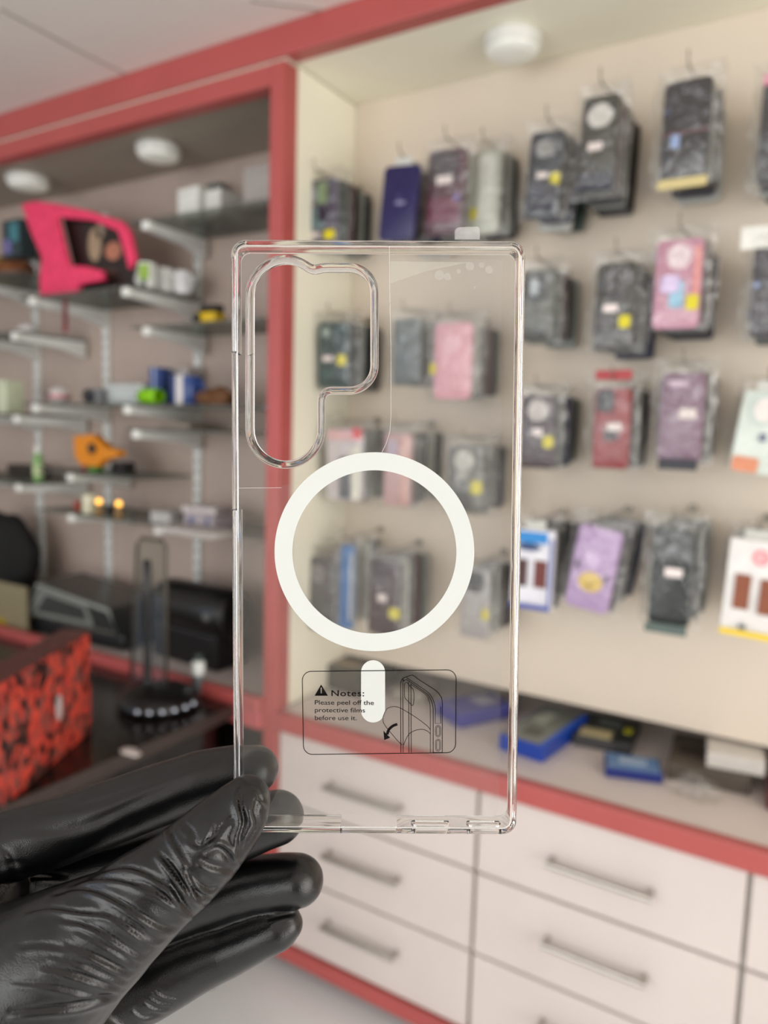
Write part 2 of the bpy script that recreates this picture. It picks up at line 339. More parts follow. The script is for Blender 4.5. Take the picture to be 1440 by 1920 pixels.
hang(1226, 450, 1316, 616, 'c98fa6', 'pink holographic case', 'shiny pink holographic case with a yellow sticker in the second row', [('pale_disc', 'disc', 'e8d3d8', .5, .2, .5, .28), ('coral_edge', 'round', 'e8908c', .9, .4, .14, .6), ('blue_glint', 'round', '8fc4e0', .5, .62, .3, .3), ('lilac_glint', 'round', 'd9c3ee', .35, .5, .4, .2), YEL(.85, .72, .26, .17)], rough=.2, pal=0, n=5, Y=1.38)
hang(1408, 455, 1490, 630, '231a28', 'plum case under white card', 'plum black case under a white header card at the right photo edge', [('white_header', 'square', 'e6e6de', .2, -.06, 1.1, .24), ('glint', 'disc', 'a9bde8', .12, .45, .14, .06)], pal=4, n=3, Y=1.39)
# row 3
hang(612, 805, 680, 938, 'cfc8cc', 'white box with a red corner', 'whitish case box with a red corner and dark phone picture above the white ring', [('red_corner', 'square', 'd8404a', .85, .06, .3, .16), ('pink_header', 'square', 'e0b4b8', .4, .08, .7, .14), ('phone_picture', 'round', '4c5762', .52, .68, .3, .6), ('cream_strip', 'square', 'e4e4d4', .84, .6, .2, .75)], pal=0, n=4, Y=1.42)
hang(722, 812, 772, 948, 'c79f9f', 'dusty pink case', 'dusty pink case in a clear bag behind the top of the white ring', [('pink_strip', 'round', 'd9a79c', .8, .5, .24, .9), ('lilac_patch', 'round', 'b5a8be', .3, .3, .3, .4)], pal=1, n=4, Y=1.41)
hang(840, 838, 908, 962, '5e5f59', 'grey case with a white disc', 'grey clear case with white disc and yellow sticker right of the white ring', [('magnet_ring', 'disc', 'bdbab3', .45, .2, .55, .32), ('magnet_bar', 'round', 'aaa8a2', .45, .42, .3, .14), YEL(.85, .6, .3, .2), ('dark_patch', 'square', '2f3030', .4, .8, .6, .24)], pal=6, n=4, Y=1.41)
hang(976, 742, 1040, 878, '3a262c', 'maroon case with white disc', 'dark maroon case with white disc and yellow sticker right of the held case', [('magnet_ring', 'disc', 'b9b2ac', .5, .2, .62, .3), LBL(.52, .5, .3, .1), YEL(.85, .63, .3, .16)], pal=6, n=5, Y=1.39)
hang(1112, 728, 1182, 878, '8e1a22', 'bright red case', 'bright red case with a black camera block in the third row', [('camera_block', 'round', '17161b', .3, .16, .48, .28), ('black_spot', 'round', '2a1013', .5, .58, .4, .16), LBL(.6, .48, .4, .1), ('red_header', 'round', 'a83238', .5, -.16, 1.0, .12)], pal=0, n=5, Y=1.39)
hang(1236, 700, 1320, 868, '7d5a72', 'mauve case', 'plain mauve case with two pale labels in the third row', [('pale_strip', 'round', 'c5aabd', .4, .12, .46, .07), LBL(.65, .45, .4, .11), ('black_base', 'square', '22222c', .5, 1.02, .9, .12)], pal=0, n=5, Y=1.38)
hang(1392, 735, 1480, 890, 'd5dfd6', 'mint white printed case', 'mint white case with an orange printed foot at the right photo edge', [('pale_ring', 'disc', 'c2cec8', .5, .22, .7, .4), ('ring_centre', 'disc', 'e6dfda', .55, .22, .5, .3), ('orange_print', 'round', 'd98c68', .35, .9, .6, .18), ('dark_print', 'square', '6d7686', .62, .55, .16, .1)], roll=.12, pal=2, n=3, Y=1.38, sleeve=False)
# row 4
hang(576, 1046, 628, 1180, '2e2e36', 'black case with a grey ring', 'black case with grey ring inside the lower left of the white ring', [('camera_ring', 'disc', '8d8b8c', .45, .22, .46, .22), ('ring_centre', 'disc', '55555c', .45, .22, .24, .12), ('lower_patch', 'round', '1a2526', .5, .7, .6, .3)], pal=3, n=5, Y=1.42)
hang(640, 1022, 664, 1178, '1d6fb0', 'bright blue strip', 'narrow bright blue case edge between the black and maroon cases', [('pale_side', 'square', 'c8ccd0', .9, .5, .2, .8)], pal=7, n=2, Y=1.42)
hang(694, 1050, 752, 1190, '37232b', 'maroon case inside the ring', 'dark maroon case with round white label and yellow sticker inside the white ring', [('camera_patch', 'round', '23202a', .3, .15, .4, .2), LBL(.45, .5, .3, .1), YEL(.88, .68, .34, .14)], pal=7, n=5, Y=1.41)
hang(866, 1070, 920, 1196, 'aaa6a6', 'grey case with a black top', 'light grey case with black camera area beside the bright case edge', [('camera_patch', 'round', '2b3034', .42, .16, .7, .3), YEL(.88, .62, .24, .16)], pal=3, n=4, Y=1.42)
hang(962, 992, 1040, 1140, 'e4e3ea', 'white and blue retail box', 'white retail box with a blue header and brown phone windows beside the held case', [('blue_header', 'square', '1f86cf', .45, .1, .8, .14), ('navy_oval', 'disc', '27406e', .4, .22, .6, .1), ('brown_window', 'square', '6b2a22', .72, .55, .3, .34), ('brown_window', 'square', '4a2a2a', .25, .55, .3, .34), ('blue_base', 'square', '3a4fa5', .5, .97, 1.0, .06), ('blue_edge', 'square', '5a6ab2', .97, .55, .06, .9)], pal=0, n=5, Y=1.39, sleeve=False, catname='retail_box', t_=.02, bagw=.01)
hang(1085, 990, 1170, 1148, 'b797c6', 'lilac case', 'lilac case with a yellow oval print in the bottom row', [('yellow_print', 'disc', 'e2c25a', .5, .66, .56, .24), ('pale_glint', 'disc', 'd8bee6', .45, .38, .36, .2), ('dark_spot', 'disc', '4a3c58', .14, .48, .1, .1), ('dark_spot', 'disc', '4a3c58', .86, .58, .08, .12), ('print_mark', 'disc', 'a8882e', .5, .7, .12, .06)], roll=.14, pal=0, n=5, Y=1.38)
hang(1218, 990, 1300, 1172, '1e2422', 'black ribbed case', 'black vertically ribbed case with four small lenses and a pale label', [('lens', 'disc', '3a3f42', .25, .07, .16, .06), ('lens', 'disc', '4a4f52', .55, .07, .18, .07), ('lens', 'disc', '3a3f42', .25, .18, .16, .06), ('lens', 'disc', '70757a', .52, .2, .2, .08)]+[('rib', 'square', '2b3230', .12+.11*i, .65, .035, .66) for i in range(8)]+[LBL(.58, .44, .42, .09), ('green_grey_base', 'square', '55655f', .48, 1.03, 1.0, .1)], pal=3, n=5, Y=1.38, bagw=.036)
hang(1362, 1012, 1466, 1195, 'e8e5e2', 'white and yellow retail box', 'white retail box with pink logo and yellow foot at the right photo edge', [('pink_logo', 'disc', 'f09aa0', .62, .17, .34, .17), ('logo_centre', 'disc', 'f3d8d8', .64, .17, .2, .09), ('logo_mark', 'disc', 'ea7c86', .66, .17, .1, .06), ('brown_window', 'square', '8a4a2c', .34, .54, .3, .36), ('brown_window', 'square', '8a4a2c', .82, .56, .3, .36), ('yellow_base', 'square', 'f0cf1c', .5, .97, 1.0, .06), ('dark_mark', 'round', '5b6066', .42, .9, .14, .05)], pal=4, n=4, Y=1.38, sleeve=False, catname='retail_box', t_=.02, roll=.04)

# ------------------------------------------------------------------ things on the worktop under the panel
def carton(name, label, cat, px, py, w_, d_, h_, rz, side, top, group=None, z=None, extras=(), anchor=None):
    z = ZT if z is None else z
    p = onZ(px, py, z) if anchor is None else Vector(anchor)
    t = thing(name, label, cat, (p[0], p[1], z+.0005), rz, group)
    bo = obj('carton', B(-w_/2, w_/2, 0, d_, 0, h_, bev=.0015), plain(side, .35), t)
    obj('lid_print', B(-w_/2+.004, w_/2-.004, .004, d_-.004, h_, h_+.001), plain(top, .3), t)
    for nm, c, u0, u1, v0, v1 in extras:
        obj(nm, B(-w_/2+u0*w_, -w_/2+u1*w_, v0*d_, v1*d_, h_+.001, h_+.002), plain(c, .35), t)
    return t
IT = 'boxes lying on the worktop'
carton('phone_box', 'blue sided box with a grey printed lid right of the held case', 'box', 975, 1418, .10, .22, .034, -.12, '173f9e', '7c8078', IT, extras=(('blue_border', '2a5fc8', .9, .99, .02, .98), ('pale_print', 'a6aaa0', .2, .5, .5, .8), ('dark_print', '4c504c', .3, .7, .15, .35)))
carton('phone_box', 'violet blue box seen through the lower part of the held case', 'box', 838, 1352, .10, .16, .03, -.5, '3c3f94', '5a5aa0', IT, extras=(('pale_print', 'b8b4c4', .2, .7, .5, .8),))
carton('phone_box', 'dark box with a cream label and a yellow mark', 'box', 1128, 1408, .12, .15, .022, .1, '39383a', '2f3432', IT, extras=(('cream_label', 'cdbf93', .08, .62, .06, .36), ('yellow_mark', 'c9c522', .78, .92, .42, .6), ('grey_print', '6a706c', .3, .7, .6, .8)))
carton('phone_box', 'navy and sky blue box lying in front of the dark one', 'box', 1188, 1464, .105, .075, .018, .3, '1a2a72', '5d84b4', IT, extras=(('pale_print', '9fb2c8', .25, .75, .4, .75),), z=ZT+.0)
carton('phone_box', 'brownish grey flat box in the middle of the pile', 'box', 1326, 1476, .145, .17, .03, .1, '4e463e', '5a5148', IT, extras=(('dark_print', '3f3832', .1, .6, .3, .6),))
carton('phone_box', 'small white carton lying on the grey brown box', 'box', 0, 0, .1, .1, .03, .15, 'c9c4bd', 'd8d3cc', IT, z=ZT+.032, anchor=tuple(onZ(1378, 1446, ZT+.034)))
carton('phone_box', 'dark red and black box at the right photo edge', 'box', 1490, 1530, .09, .15, .035, .1, '5a1f20', '1c1c1e', IT)
carton('phone_box', 'dark grey box standing in the left corner of the display bay', 'box', 636, 1296, .13, .16, .06, -.1, '4a4740', '5d5a54', IT, extras=(('tan_print', '8d7a5e', .2, .7, .1, .4),))
carton('phone_box', 'pale box lying beside the dark grey box', 'box', 765, 1318, .08, .12, .028, .2, '8f877c', 'a59e94', IT)
def crumple(name, label, cat, px, py, r, z, seed, m, sc=(1, 1, .6)):
    bm = bmesh.new(); bmesh.ops.create_icosphere(bm, subdivisions=4, radius=r)
    for v in bm.verts:
        n = noise.noise(v.co/r*1.3+Vector((seed, 0, 0)))*.35+noise.noise(v.co/r*3+Vector((seed, 3, 0)))*.2
        v.co *= 1+n
        v.co = Vector((v.co.x*sc[0], v.co.y*sc[1], max(v.co.z*sc[2], -r*sc[2]*.6)))
    mz = min(v.co.z for v in bm.verts); p = onZ(px, py, z)
    for v in bm.verts: v.co.z -= mz
    return tag(obj(name, bm, m, smooth=True, loc=(p[0], p[1], z+.0005)), label, cat)
crumple('plastic_bag', 'crumpled clear plastic bag in front of the pile of boxes', 'bag', 1302, 1492, .032, ZT, 2, M_SLEEVE, (1.3, .9, .8))

# ------------------------------------------------------------------ glass shelves of the left bay
XU = [-2.40, -2.035, -1.63]
UPL = ['far left', 'middle', 'right']
for x, nm in zip(XU, UPL):
    t = thing('wall_upright', 'white slotted steel upright, %s one behind the glass shelves' % nm, 'upright', (x, DL, 0), 0, 'slotted uprights on the mauve wall')
    obj('channel', B(-.013, .013, -.014, -.0005, ZT+.005, 1.30+.64, bev=.002), M_METAL, t)
    sl = bmesh.new()
    for i in range(36): box(sl, -.003, .003, -.0146, -.0139, 1.30-.6+i*.034, 1.30-.588+i*.034)
    obj('slot_row', sl, M_BLACK, t)
def bracket(x, z, L, lab):
    t = thing('shelf_bracket', lab, 'bracket', (x, DL-.015, z), 0, 'white brackets carrying the glass shelves')
    bm = bmesh.new()
    pr = [(0, .008), (-L, .008), (-L-.006, .0), (-L, -.010), (-L*.35, -.022), (0, -.042)]
    vs = [[bm.verts.new((s*.012, y, zz)) for y, zz in pr] for s in (-1, 1)]
    bm.faces.new(vs[0]); bm.faces.new(vs[1][::-1])
    for i in range(len(pr)): bm.faces.new((vs[0][i], vs[0][(i+1) % 6], vs[1][(i+1) % 6], vs[1][i]))
    obj('arm', bm, M_METAL, t); obj('tip_cap', B(-.0135, .0135, -L-.010, -L+.02, -.012, .012, bev=.005), mat('bright_cap', 'eef0ea', .3), t)
def shelf(xa, xb, px, py, lab, brs, Ytip=1.36, dz=0):
    z = onY(px, py, Ytip)[2]+dz
    o = tag(obj('glass_shelf', B(xa, xb, Ytip-.004, DL-.017, z+.0085, z+.0165, bev=.001), M_SMOKE), lab, 'shelf', 'smoked glass shelves')
    for bx, bn in brs: bracket(bx, z, DL-.015-Ytip, bn)
    return z+.0166
zA = shelf(-2.09, -1.60, 65, 565, 'smoked glass shelf under the pink cushion frame and mugs', [(-2.035, 'white bracket under the pink cushion frame'), (-1.632, 'white bracket under the mugs')], 1.36)
zB = shelf(-1.66, -1.10, 300, 620, 'smoked glass shelf under the yellow toy', [(-1.60, 'white bracket left of and below the yellow toy'), (-1.14, 'white bracket by the red post below the yellow toy')], 1.40)
zC = shelf(-1.66, -1.10, 295, 420, 'top smoked glass shelf carrying the white cartons', [(-1.60, 'white bracket under the white cartons'), (-1.14, 'white bracket by the red post under the white cartons')], 1.40)
zD = shelf(-2.09, -1.10, 75, 765, 'long smoked glass shelf under the lime cup and the blue mugs', [(-2.03, 'white bracket under the small round toy'), (-1.63, 'white bracket under the lime cup')], 1.36)
zE = shelf(-1.66, -1.10, 270, 815, 'smoked glass shelf close under the lime cup shelf', [(-1.62, 'white bracket just below the brown pouch'), (-1.14, 'white bracket by the red post below the brown pouch')], 1.38)
zF = shelf(-2.09, -1.66, 125, 895, 'smoked glass shelf under the orange toy', [(-1.93, 'white bracket under the orange toy')], 1.40)
zG = shelf(-2.09, -1.10, 125, 970, 'lowest smoked glass shelf under the cream cup and papers', [(-1.93, 'white bracket below the cream cup'), (-1.56, 'white bracket below the stack of papers')], 1.40)
zH = shelf(-2.9, -2.12, 10, 632, 'smoked glass shelf at the left photo edge below the cushion', [(-2.40, 'white bracket at left edge below the dark crumpled toy'), (-2.14, 'white bracket left of the middle upright, upper level')], 1.37)
zI = shelf(-2.9, -2.12, 10, 785, 'smoked glass shelf at the left photo edge in the middle', [(-2.40, 'white bracket at left edge above the green bottle'), (-2.14, 'white bracket just above the green bottle')], 1.37)
zJ = shelf(-2.9, -2.12, 10, 912, 'smoked glass shelf at the left photo edge under the green bottle', [(-2.40, 'white bracket at left edge below the green bottle'), (-2.14, 'white bracket left of the orange toy')], 1.37)
zK = shelf(-2.9, -2.12, 10, 520, 'highest smoked glass shelf at the left photo edge', [(-2.40, 'white bracket at left edge under the brown and yellow toys')], 1.37)

def P(px, z, Y=1.42):   # a point standing on a shelf at height z, seen at image column px
    d = ray(px, onYrow(px, z, Y)); return Vector((d[0]*Y/d[1], Y, z))
def onYrow(px, z, Y):
    lo, hi = 0, 1920
    for _ in range(40):
        m = (lo+hi)/2
        if onY(px, m, Y)[2] > z: lo = m
        else: hi = m
    return lo
def mug(px, z, Y, r, h, col, label, decs=(), hs=1, body=None):
    t = thing('mug', label, 'mug', P(px, z, Y), 0, 'mugs on the glass shelves')
    obj('cup', lathe([(r*.7, .0), (r*.93, .002), (r, .008), (r, h-.002), (r*.97, h), (r*.92, h-.002), (r*.9, .008), (r*.3, .006)], 28), plain(col, .2), t, smooth=True, sharp=.8)
    ps = [(hs*(r-.001+math.sin(a)*h*.26), 0, h*.5+math.cos(a)*h*.3) for a in [i*PI/10 for i in range(11)]]
    obj('handle', tube(ps, .0045, 8), plain(col, .2), t, smooth=True)
    for nm, c, a, wd, z0, z1 in decs:
        bm = bmesh.new(); q = []
        for i in range(7):
            an = a-wd/2+wd*i/6; q.append([bm.verts.new(((r+.0006)*math.sin(an), -(r+.0006)*math.cos(an), zz)) for zz in (z0*h, z1*h)])
        for i in range(6): bm.faces.new((q[i][0], q[i+1][0], q[i+1][1], q[i][1]))
        obj(nm, bm, plain(c, .3), t)
    return t
# --- pink cushion frame with a photo
def pinkframe():
    Y = 1.42
    t = thing('cushion_photo_frame', 'hot pink plush photo frame leaning on the glass shelf', 'photo frame', P(150, zA, Y), 0)
    o0 = t.location
    def loc(px, py, y=Y): p = onY(px, py, y); return (p[0]-o0.x, p[2]-o0.z)
    out = [(50, 380), (75, 374), (120, 380), (175, 392), (238, 412), (252, 432), (262, 480), (250, 500), (243, 470), (230, 430), (180, 410), (116, 404), (128, 455), (138, 494), (170, 496), (200, 504), (202, 522), (158, 530), (152, 549), (86, 556), (84, 520), (88, 480), (66, 430)]
    lp = [loc(*p) for p in out]
    bm = bmesh.new(); vs = [bm.verts.new((x, -.02, z)) for x, z in lp]; f = bm.faces.new(vs)
    r = bmesh.ops.extrude_face_region(bm, geom=[f]); bmesh.ops.translate(bm, verts=[v for v in r['geom'] if isinstance(v, bmesh.types.BMVert)], vec=(0, .02, 0))
    bmesh.ops.bevel(bm, geom=[e for e in bm.edges if abs(e.verts[0].co.y-e.verts[1].co.y) < .001], offset=.007, segments=3, profile=.6, affect='EDGES')
    bmesh.ops.triangulate(bm, faces=bm.faces)
    mz = min(v.co.z for v in bm.verts)
    for v in bm.verts: v.co.z -= mz-.0008
    obj('plush_frame', bm, mat('hot_pink_plush', 'f0426c', .85, var=.15, scale=60, bump=.6, bscale=400), t, smooth=True, sharp=1.0)
    ph = [loc(104, 400), (loc(226, 428)), loc(246, 505), loc(238, 552), loc(140, 552)]
    bm = slab(ph, .018, .024); mz2 = min(v.co.z for v in bm.verts)
    for v in bm.verts: v.co.z -= min(mz, mz2)-.0008
    obj('photo_print', bm, plain('241a18', .3), t)
    for nm, px, py, a, b, c in (('photo_tan_figure', 168, 450, 24, 70, 'a58e74'), ('photo_rosy_face', 203, 462, 30, 40, 'b9785f'), ('photo_brown_hair', 190, 505, 40, 26, '4a3028'), ('photo_pale_arm', 178, 425, 16, 30, '9a8a76')):
        x, z = loc(px, py); x2, z2 = loc(px+a, py-b)
        el = [(x+(x2-x)/2*math.cos(q*PI/10), z+abs(z2-z)/2*math.sin(q*PI/10)) for q in range(20)]
        obj(nm, slab(el, .0165, .018), plain(c, .4), t, loc=(0, 0, -mz))
pinkframe()
t = mug(276, zA, 1.43, .025, .07, 'e9ece6', 'white mug with a green and black print beside the pink frame', (('green_print', '8fb43c', .45, 1.2, .35, .92), ('dark_print', '2c3424', .5, .6, .08, .34)), hs=-1)
t = mug(308, zA, 1.50, .026, .07, 'f0f2ee', 'plain white mug with its handle to the right, next to the green printed mug')
t = mug(343, zA, 1.52, .023, .062, 'e6e7e8', 'second plain white mug, rightmost on the shelf under the pink frame')
# --- top shelf cartons
def simplebox(name, label, cat, px, z, Y, w_, d_, h_, c, rz=0, group=None, extras=()):
    t = thing(name, label, cat, P(px, z, Y), rz, group)
    obj('carton', B(-w_/2, w_/2, 0, d_, 0.0003, h_, bev=.002), plain(c, .4), t)
    for nm, cc, u0, u1, v0, v1 in extras: obj(nm, B(-w_/2+u0*w_, -w_/2+u1*w_, -.0012, 0, v0*h_, v1*h_), plain(cc, .4), t)
    return t
GC = 'cartons on the glass shelves'
simplebox('carton_box', 'white carton, left and larger one on the top glass shelf', 'box', 352, zC, 1.46, .085, .08, .085, 'eeefe8', -.1, GC, (('lid_seam', 'c9cac2', .05, .95, .8, .82),))
simplebox('carton_box', 'white carton right beside the larger one on the top glass shelf', 'box', 398, zC, 1.46, .06, .08, .068, 'e9eae3', -.1, GC, (('lid_seam', 'c9cac2', .05, .95, .8, .82),))
simplebox('carton_box', 'greyish carton on the top glass shelf next to the red post', 'box', 484, zC, 1.45, .1, .1, .1, 'b5aea8', 0, GC, (('lid_seam', '98918b', .05, .95, .85, .87),))
simplebox('speaker_box', 'dark grey narrow box standing behind the white cartons', 'box', 398, zC, 1.57, .05, .03, .13, '6a6f6c', 0, None, (('grille', '4b504e', .15, .85, .3, .85),))
# --- yellow toy
t = thing('tape_measure', 'yellow and black tape roll toy on the glass shelf by the held case', 'toy', P(392, zB, 1.45), 0)
obj('yellow_body', B(-.036, .036, -.02, .03, .0005, .030, bev=.006), plain('e6bf10', .35), t); obj('black_top', B(-.042, .03, 0, .03, .030, .052, bev=.008), M_BLACK, t)
obj('wheel', lathe([(.012, -.004), (.013, 0), (.012, .004)], 20, 'Y', mtx=Matrix.Translation((-.022, -.023, .014))), M_BLACK, t)
# --- objects at far left
crumple('plush_toy', 'brown and orange crumpled plush toy at the left photo edge', 'toy', 0, 0, .055, zK, 3, mat('brown_plush', '7a4a2a', .9, var=.4, scale=30)).location = P(30, zK, 1.45)
crumple('plush_toy', 'mustard yellow plush toy behind the brown one', 'toy', 0, 0, .05, zK, 6, mat('mustard_plush', '9a8228', .9, var=.3, scale=30), (1, 1, 1.2)).location = P(12, zK, 1.55)
crumple('fabric_flower', 'white crumpled fabric flower at the left photo edge', 'decoration', 0, 0, .028, zH, 8, mat('white_fabric', 'cfcbc8', .8, var=.1)).location = P(52, zH+.0, 1.42)
simplebox('toy_box', 'dark toy box with blue and violet print near the lamp at left', 'box', 22, zK+.09, 1.52, .1, .06, .12, '2d4146', 0, None, (('violet_print', '7a74b0', .1, .5, .1, .5), ('teal_print', '4b8a96', .4, .9, .4, .9)))
simplebox('carton_box', 'pale cream carton at the left photo edge above the middle shelf', 'box', 4, zI, 1.42, .05, .06, .105, 'd3dbbd', 0, GC, (('lid_seam', 'b4bca0', .05, .95, .85, .87),))
t = thing('hanging_ribbon', 'dark red ribbon hanging below the pink frame shelf', 'ribbon', P(122, zA-.012, 1.40), 0)
obj('band', B(-.010, .010, -.001, .001, -.075, -.001), plain('6e1c26', .6), t)
obj('tail', B(-.012, .008, -.001, .001, -.09, -.0755), plain('8e2a34', .6), t)
# --- middle row
t = thing('round_toy', 'small white and pink round toy on the glass shelf', 'toy', P(112, zD, 1.42), 0)
obj('body', lathe([(.012, 0), (.026, .006), (.032, .02), (.028, .036), (.014, .046), (.004, .048)], 24), plain('d8d4d2', .4), t, smooth=True)
obj('pink_band', lathe([(.031, .014), (.0335, .018), (.0335, .022), (.031, .026)], 24), plain('d48a92', .4), t, smooth=True)
obj('eye_patch', B(-.02, .0, -.034, -.028, .018, .028, bev=.002), plain('33302e', .4), t)
t = thing('toy_camera', 'grey toy camera with a round lens on the glass shelf', 'camera', P(170, zD, 1.42), 0)
obj('body', B(-.03, .03, 0, .03, .0004, .044, bev=.004), plain('84868a', .35), t)
obj('lens', lathe([(.017, 0), (.019, .004), (.019, .014), (.014, .016)], 24, 'Y', mtx=Matrix.Translation((.0, 0, .022))), plain('2b2b2e', .2), t, smooth=True, sharp=.7)
t = thing('white_appliance', 'white rounded appliance box behind the toy camera', 'appliance', P(232, zD, 1.46), 0)
obj('body', B(-.085, .075, 0, .07, .0004, .06, bev=.01), plain('d3dad8', .35), t)
obj('lid_line', B(-.075, .065, -.001, .0005, .045, .047), plain('9aa19f', .5), t)
t = thing('lime_cup', 'lime green lying cup on the glass shelf', 'cup', P(283, zD, 1.42), 0)
obj('cup', lathe([(.018, -.034), (.0215, -.030), (.0215, .03), (.019, .034), (.017, .03), (.015, -.02)], 24, 'X', mtx=Matrix.Translation((0, 0, .022))), plain('8ed400', .3), t, smooth=True, sharp=.8)
obj('dark_cap', lathe([(.012, -.046), (.015, -.042), (.015, -.035)], 20, 'X', mtx=Matrix.Translation((0, 0, .022))), plain('2f3a20', .4), t, smooth=True, sharp=.7)
simplebox('gift_box', 'tall blue and white striped box behind the lime cup', 'box', 290, zD, 1.48, .045, .04, .105, '2c4a8e', 0, GC, (('white_stripe', 'b9c4d8', .4, .55, .0, 1),))
t = mug(352, zD, 1.43, .042, .075, '35508f', 'large blue mug with a white band next to the striped box', (('white_band', 'cfcac8', .25, .5, .0, 1.0),))
simplebox('carton_box', 'pinkish white carton behind the blue mug', 'box', 335, zD, 1.54, .07, .05, .11, 'b9b2b0', 0, GC)
crumple('leather_pouch', 'brown leather pouch on the glass shelf left of the held case', 'pouch', 0, 0, .04, zD, 11, mat('brown_leather', '6e4828', .6, var=.2), (1.3, 1, .7)).location = P(408, zD, 1.42)
simplebox('tray_box', 'flat beige box lying on the long shelf below the blue mug', 'box', 325, zE, 1.47, .12, .1, .018, 'a89a8c', 0, GC)
# --- orange toy row
t = thing('squeeze_bottle', 'small green and white bottle at the left of the orange toy', 'bottle', P(72, zJ, 1.43), 0)
obj('bottle_body', lathe([(.012, 0), (.0145, .003), (.0145, .075), (.010, .085), (.007, .09)], 20), plain('86b070', .35), t, smooth=True, sharp=.8)
obj('cap', lathe([(.010, .0905), (.010, .108), (.008, .111)], 20), plain('e3e6e0', .35), t, smooth=True, sharp=.8)
obj('side_label', lathe([(.0148, .02), (.0149, .0205), (.0149, .05), (.0148, .0505)], 20), plain('c7d8a0', .4), t)
t = thing('toy_blaster', 'orange toy gun on the lower glass shelf', 'toy', P(180, zF, 1.44), 0)
oz = t.location
pts = [(145, 812), (180, 808), (196, 822), (205, 832), (228, 838), (230, 848), (200, 856), (192, 868), (160, 866), (148, 850)]
lp = [(onY(px, py, 1.44)[0]-oz.x, onY(px, py, 1.44)[2]-oz.z) for px, py in pts]; mzz = min(z for x, z in lp)
obj('body', slab([(x, z-mzz+.02) for x, z in lp], -.014, .014), plain('e38a10', .4), t)
obj('grip_base', B(-.02, .016, -.016, .016, .0005, .020, bev=.003), plain('3c7a2a', .4), t); obj('red_foot', B(-.045, -.0205, -.015, .015, .0005, .022, bev=.003), plain('7a1c2a', .4), t)
obj('dark_trigger', lathe([(.015, -.004), (.017, 0), (.015, .004)], 20, 'Y', mtx=Matrix.Translation((.006, -.018, .072))), plain('3a2a20', .4), t)
simplebox('black_case', 'small black box right of the orange toy', 'box', 218, zF, 1.46, .05, .05, .034, '1d1a1c')
simplebox('dark_box', 'low dark brown box behind the green bottle', 'box', 40, zJ, 1.5, .16, .06, .04, '2f2620')
t = mug(168, zG, 1.42, .021, .056, 'dcd8bc', 'small cream cup on the lowest glass shelf')
for px, lab in ((186, 'gold tea light beside the cream cup'), (223, 'gold tea light at the right, near the upright')):
    t = thing('tea_light', lab, 'candle', P(px, zG, 1.40), 0, 'gold tea lights')
    obj('holder', lathe([(.010, 0), (.012, .002), (.012, .034), (.010, .036)], 20), plain('8a6a3a', .3), t, smooth=True, sharp=.8)
    bm = bmesh.new(); bmesh.ops.create_icosphere(bm, subdivisions=3, radius=.008); obj('flame_bulb', bm, mat('warm_bulb', 'ffcf70', .3, emit=('ffb84a', 3.0)), t, smooth=True, loc=(0, 0, .043))
simplebox('small_red_box', 'small red box left of the cream cup', 'box', 143, zG, 1.43, .022, .02, .03, 'a8402e')
simplebox('small_black_box', 'small black box between the two tea lights', 'box', 203, zG, 1.43, .02, .02, .028, '1b1b22')
# papers and boxes
simplebox('carton_box', 'white and grey medicine style box under the papers, left', 'box', 300, zG, 1.41, .07, .08, .032, 'b9b6b4', .1, GC)
simplebox('carton_box', 'white flat box with blue spots on the lowest glass shelf', 'box', 372, zG, 1.42, .12, .1, .034, 'bcb4ba', -.1, GC, (('blue_spot', '4a5490', .2, .32, .2, .8), ('blue_spot', '5a5f92', .75, .85, .3, .9)))
simplebox('carton_box', 'pinkish flat carton lying on the box with blue spots', 'box', 372, zG+.0345, 1.43, .11, .08, .02, 'c9c0bf', .15, GC)
t = thing('paper_stack', 'loose stack of white papers jutting over the lowest shelf', 'papers', P(375, zG, 1.36), -.1)
for k in range(4): obj('sheet', B(-.11, .1, -.06+.004*k, .04, .0005+.003*k, .003+.003*k, mtx=Matrix.Rotation(.05*k, 4, 'Z')), plain('c9c3bf' if k % 2 else 'dcd8d2', .6), t)

# --- machines on the side worktop
def put(px, py, z=ZT): return Vector(onZ(px, py, z))
t = thing('black_machine', 'low black machine with a clear tilted lid on the side worktop', 'machine', (-1.93, 1.44, ZT), .08)
obj('base', B(-.26, .24, -.08, .10, .0005, .05, bev=.012), plain('191a1b', .4), t)
bm = bmesh.new(); pr = [(-.20, .05), (-.11, .165), (.20, .125), (.235, .05)]
vs = [[bm.verts.new((x, y, z)) for x, z in pr] for y in (-.085, .09)]
bm.faces.new(vs[0]); bm.faces.new(vs[1][::-1])
for i in range(4): bm.faces.new((vs[0][i], vs[0][(i+1) % 4], vs[1][(i+1) % 4], vs[1][i]))
obj('lid', bm, plain('2c2e2c', .25), t)
q = [(-.165, .062), (-.095, .145), (.10, .122), (.13, .062)]
obj('lid_window', slab(q, -.0875, -.0853), plain('7c7f7a', .3), t)
q = [(-.11, .075), (-.065, .13), (.09, .112), (.105, .075)]
obj('window_inset', slab(q, -.089, -.0874), plain('3a3c3a', .25), t)
bm = tube([(-.175, -.088, .055), (-.10, -.088, .155), (.19, -.088, .118), (.222, -.088, .055)], .006, 8, closed=True); obj('lid_rim', bm, plain('8f938c', .3), t, smooth=True)
t = thing('black_bag', 'black soft bag slumped on the side worktop at the left edge', 'bag', (-2.42, 1.47, ZT), 0)
bm = bmesh.new(); bmesh.ops.create_icosphere(bm, subdivisions=4, radius=1)
for v in bm.verts:
    n = 1+.18*noise.noise(v.co*1.6)+.08*noise.noise(v.co*4); v.co = Vector((v.co.x*.2*n, v.co.y*.085*n, max(0.0005, .17+v.co.z*.165*n)))
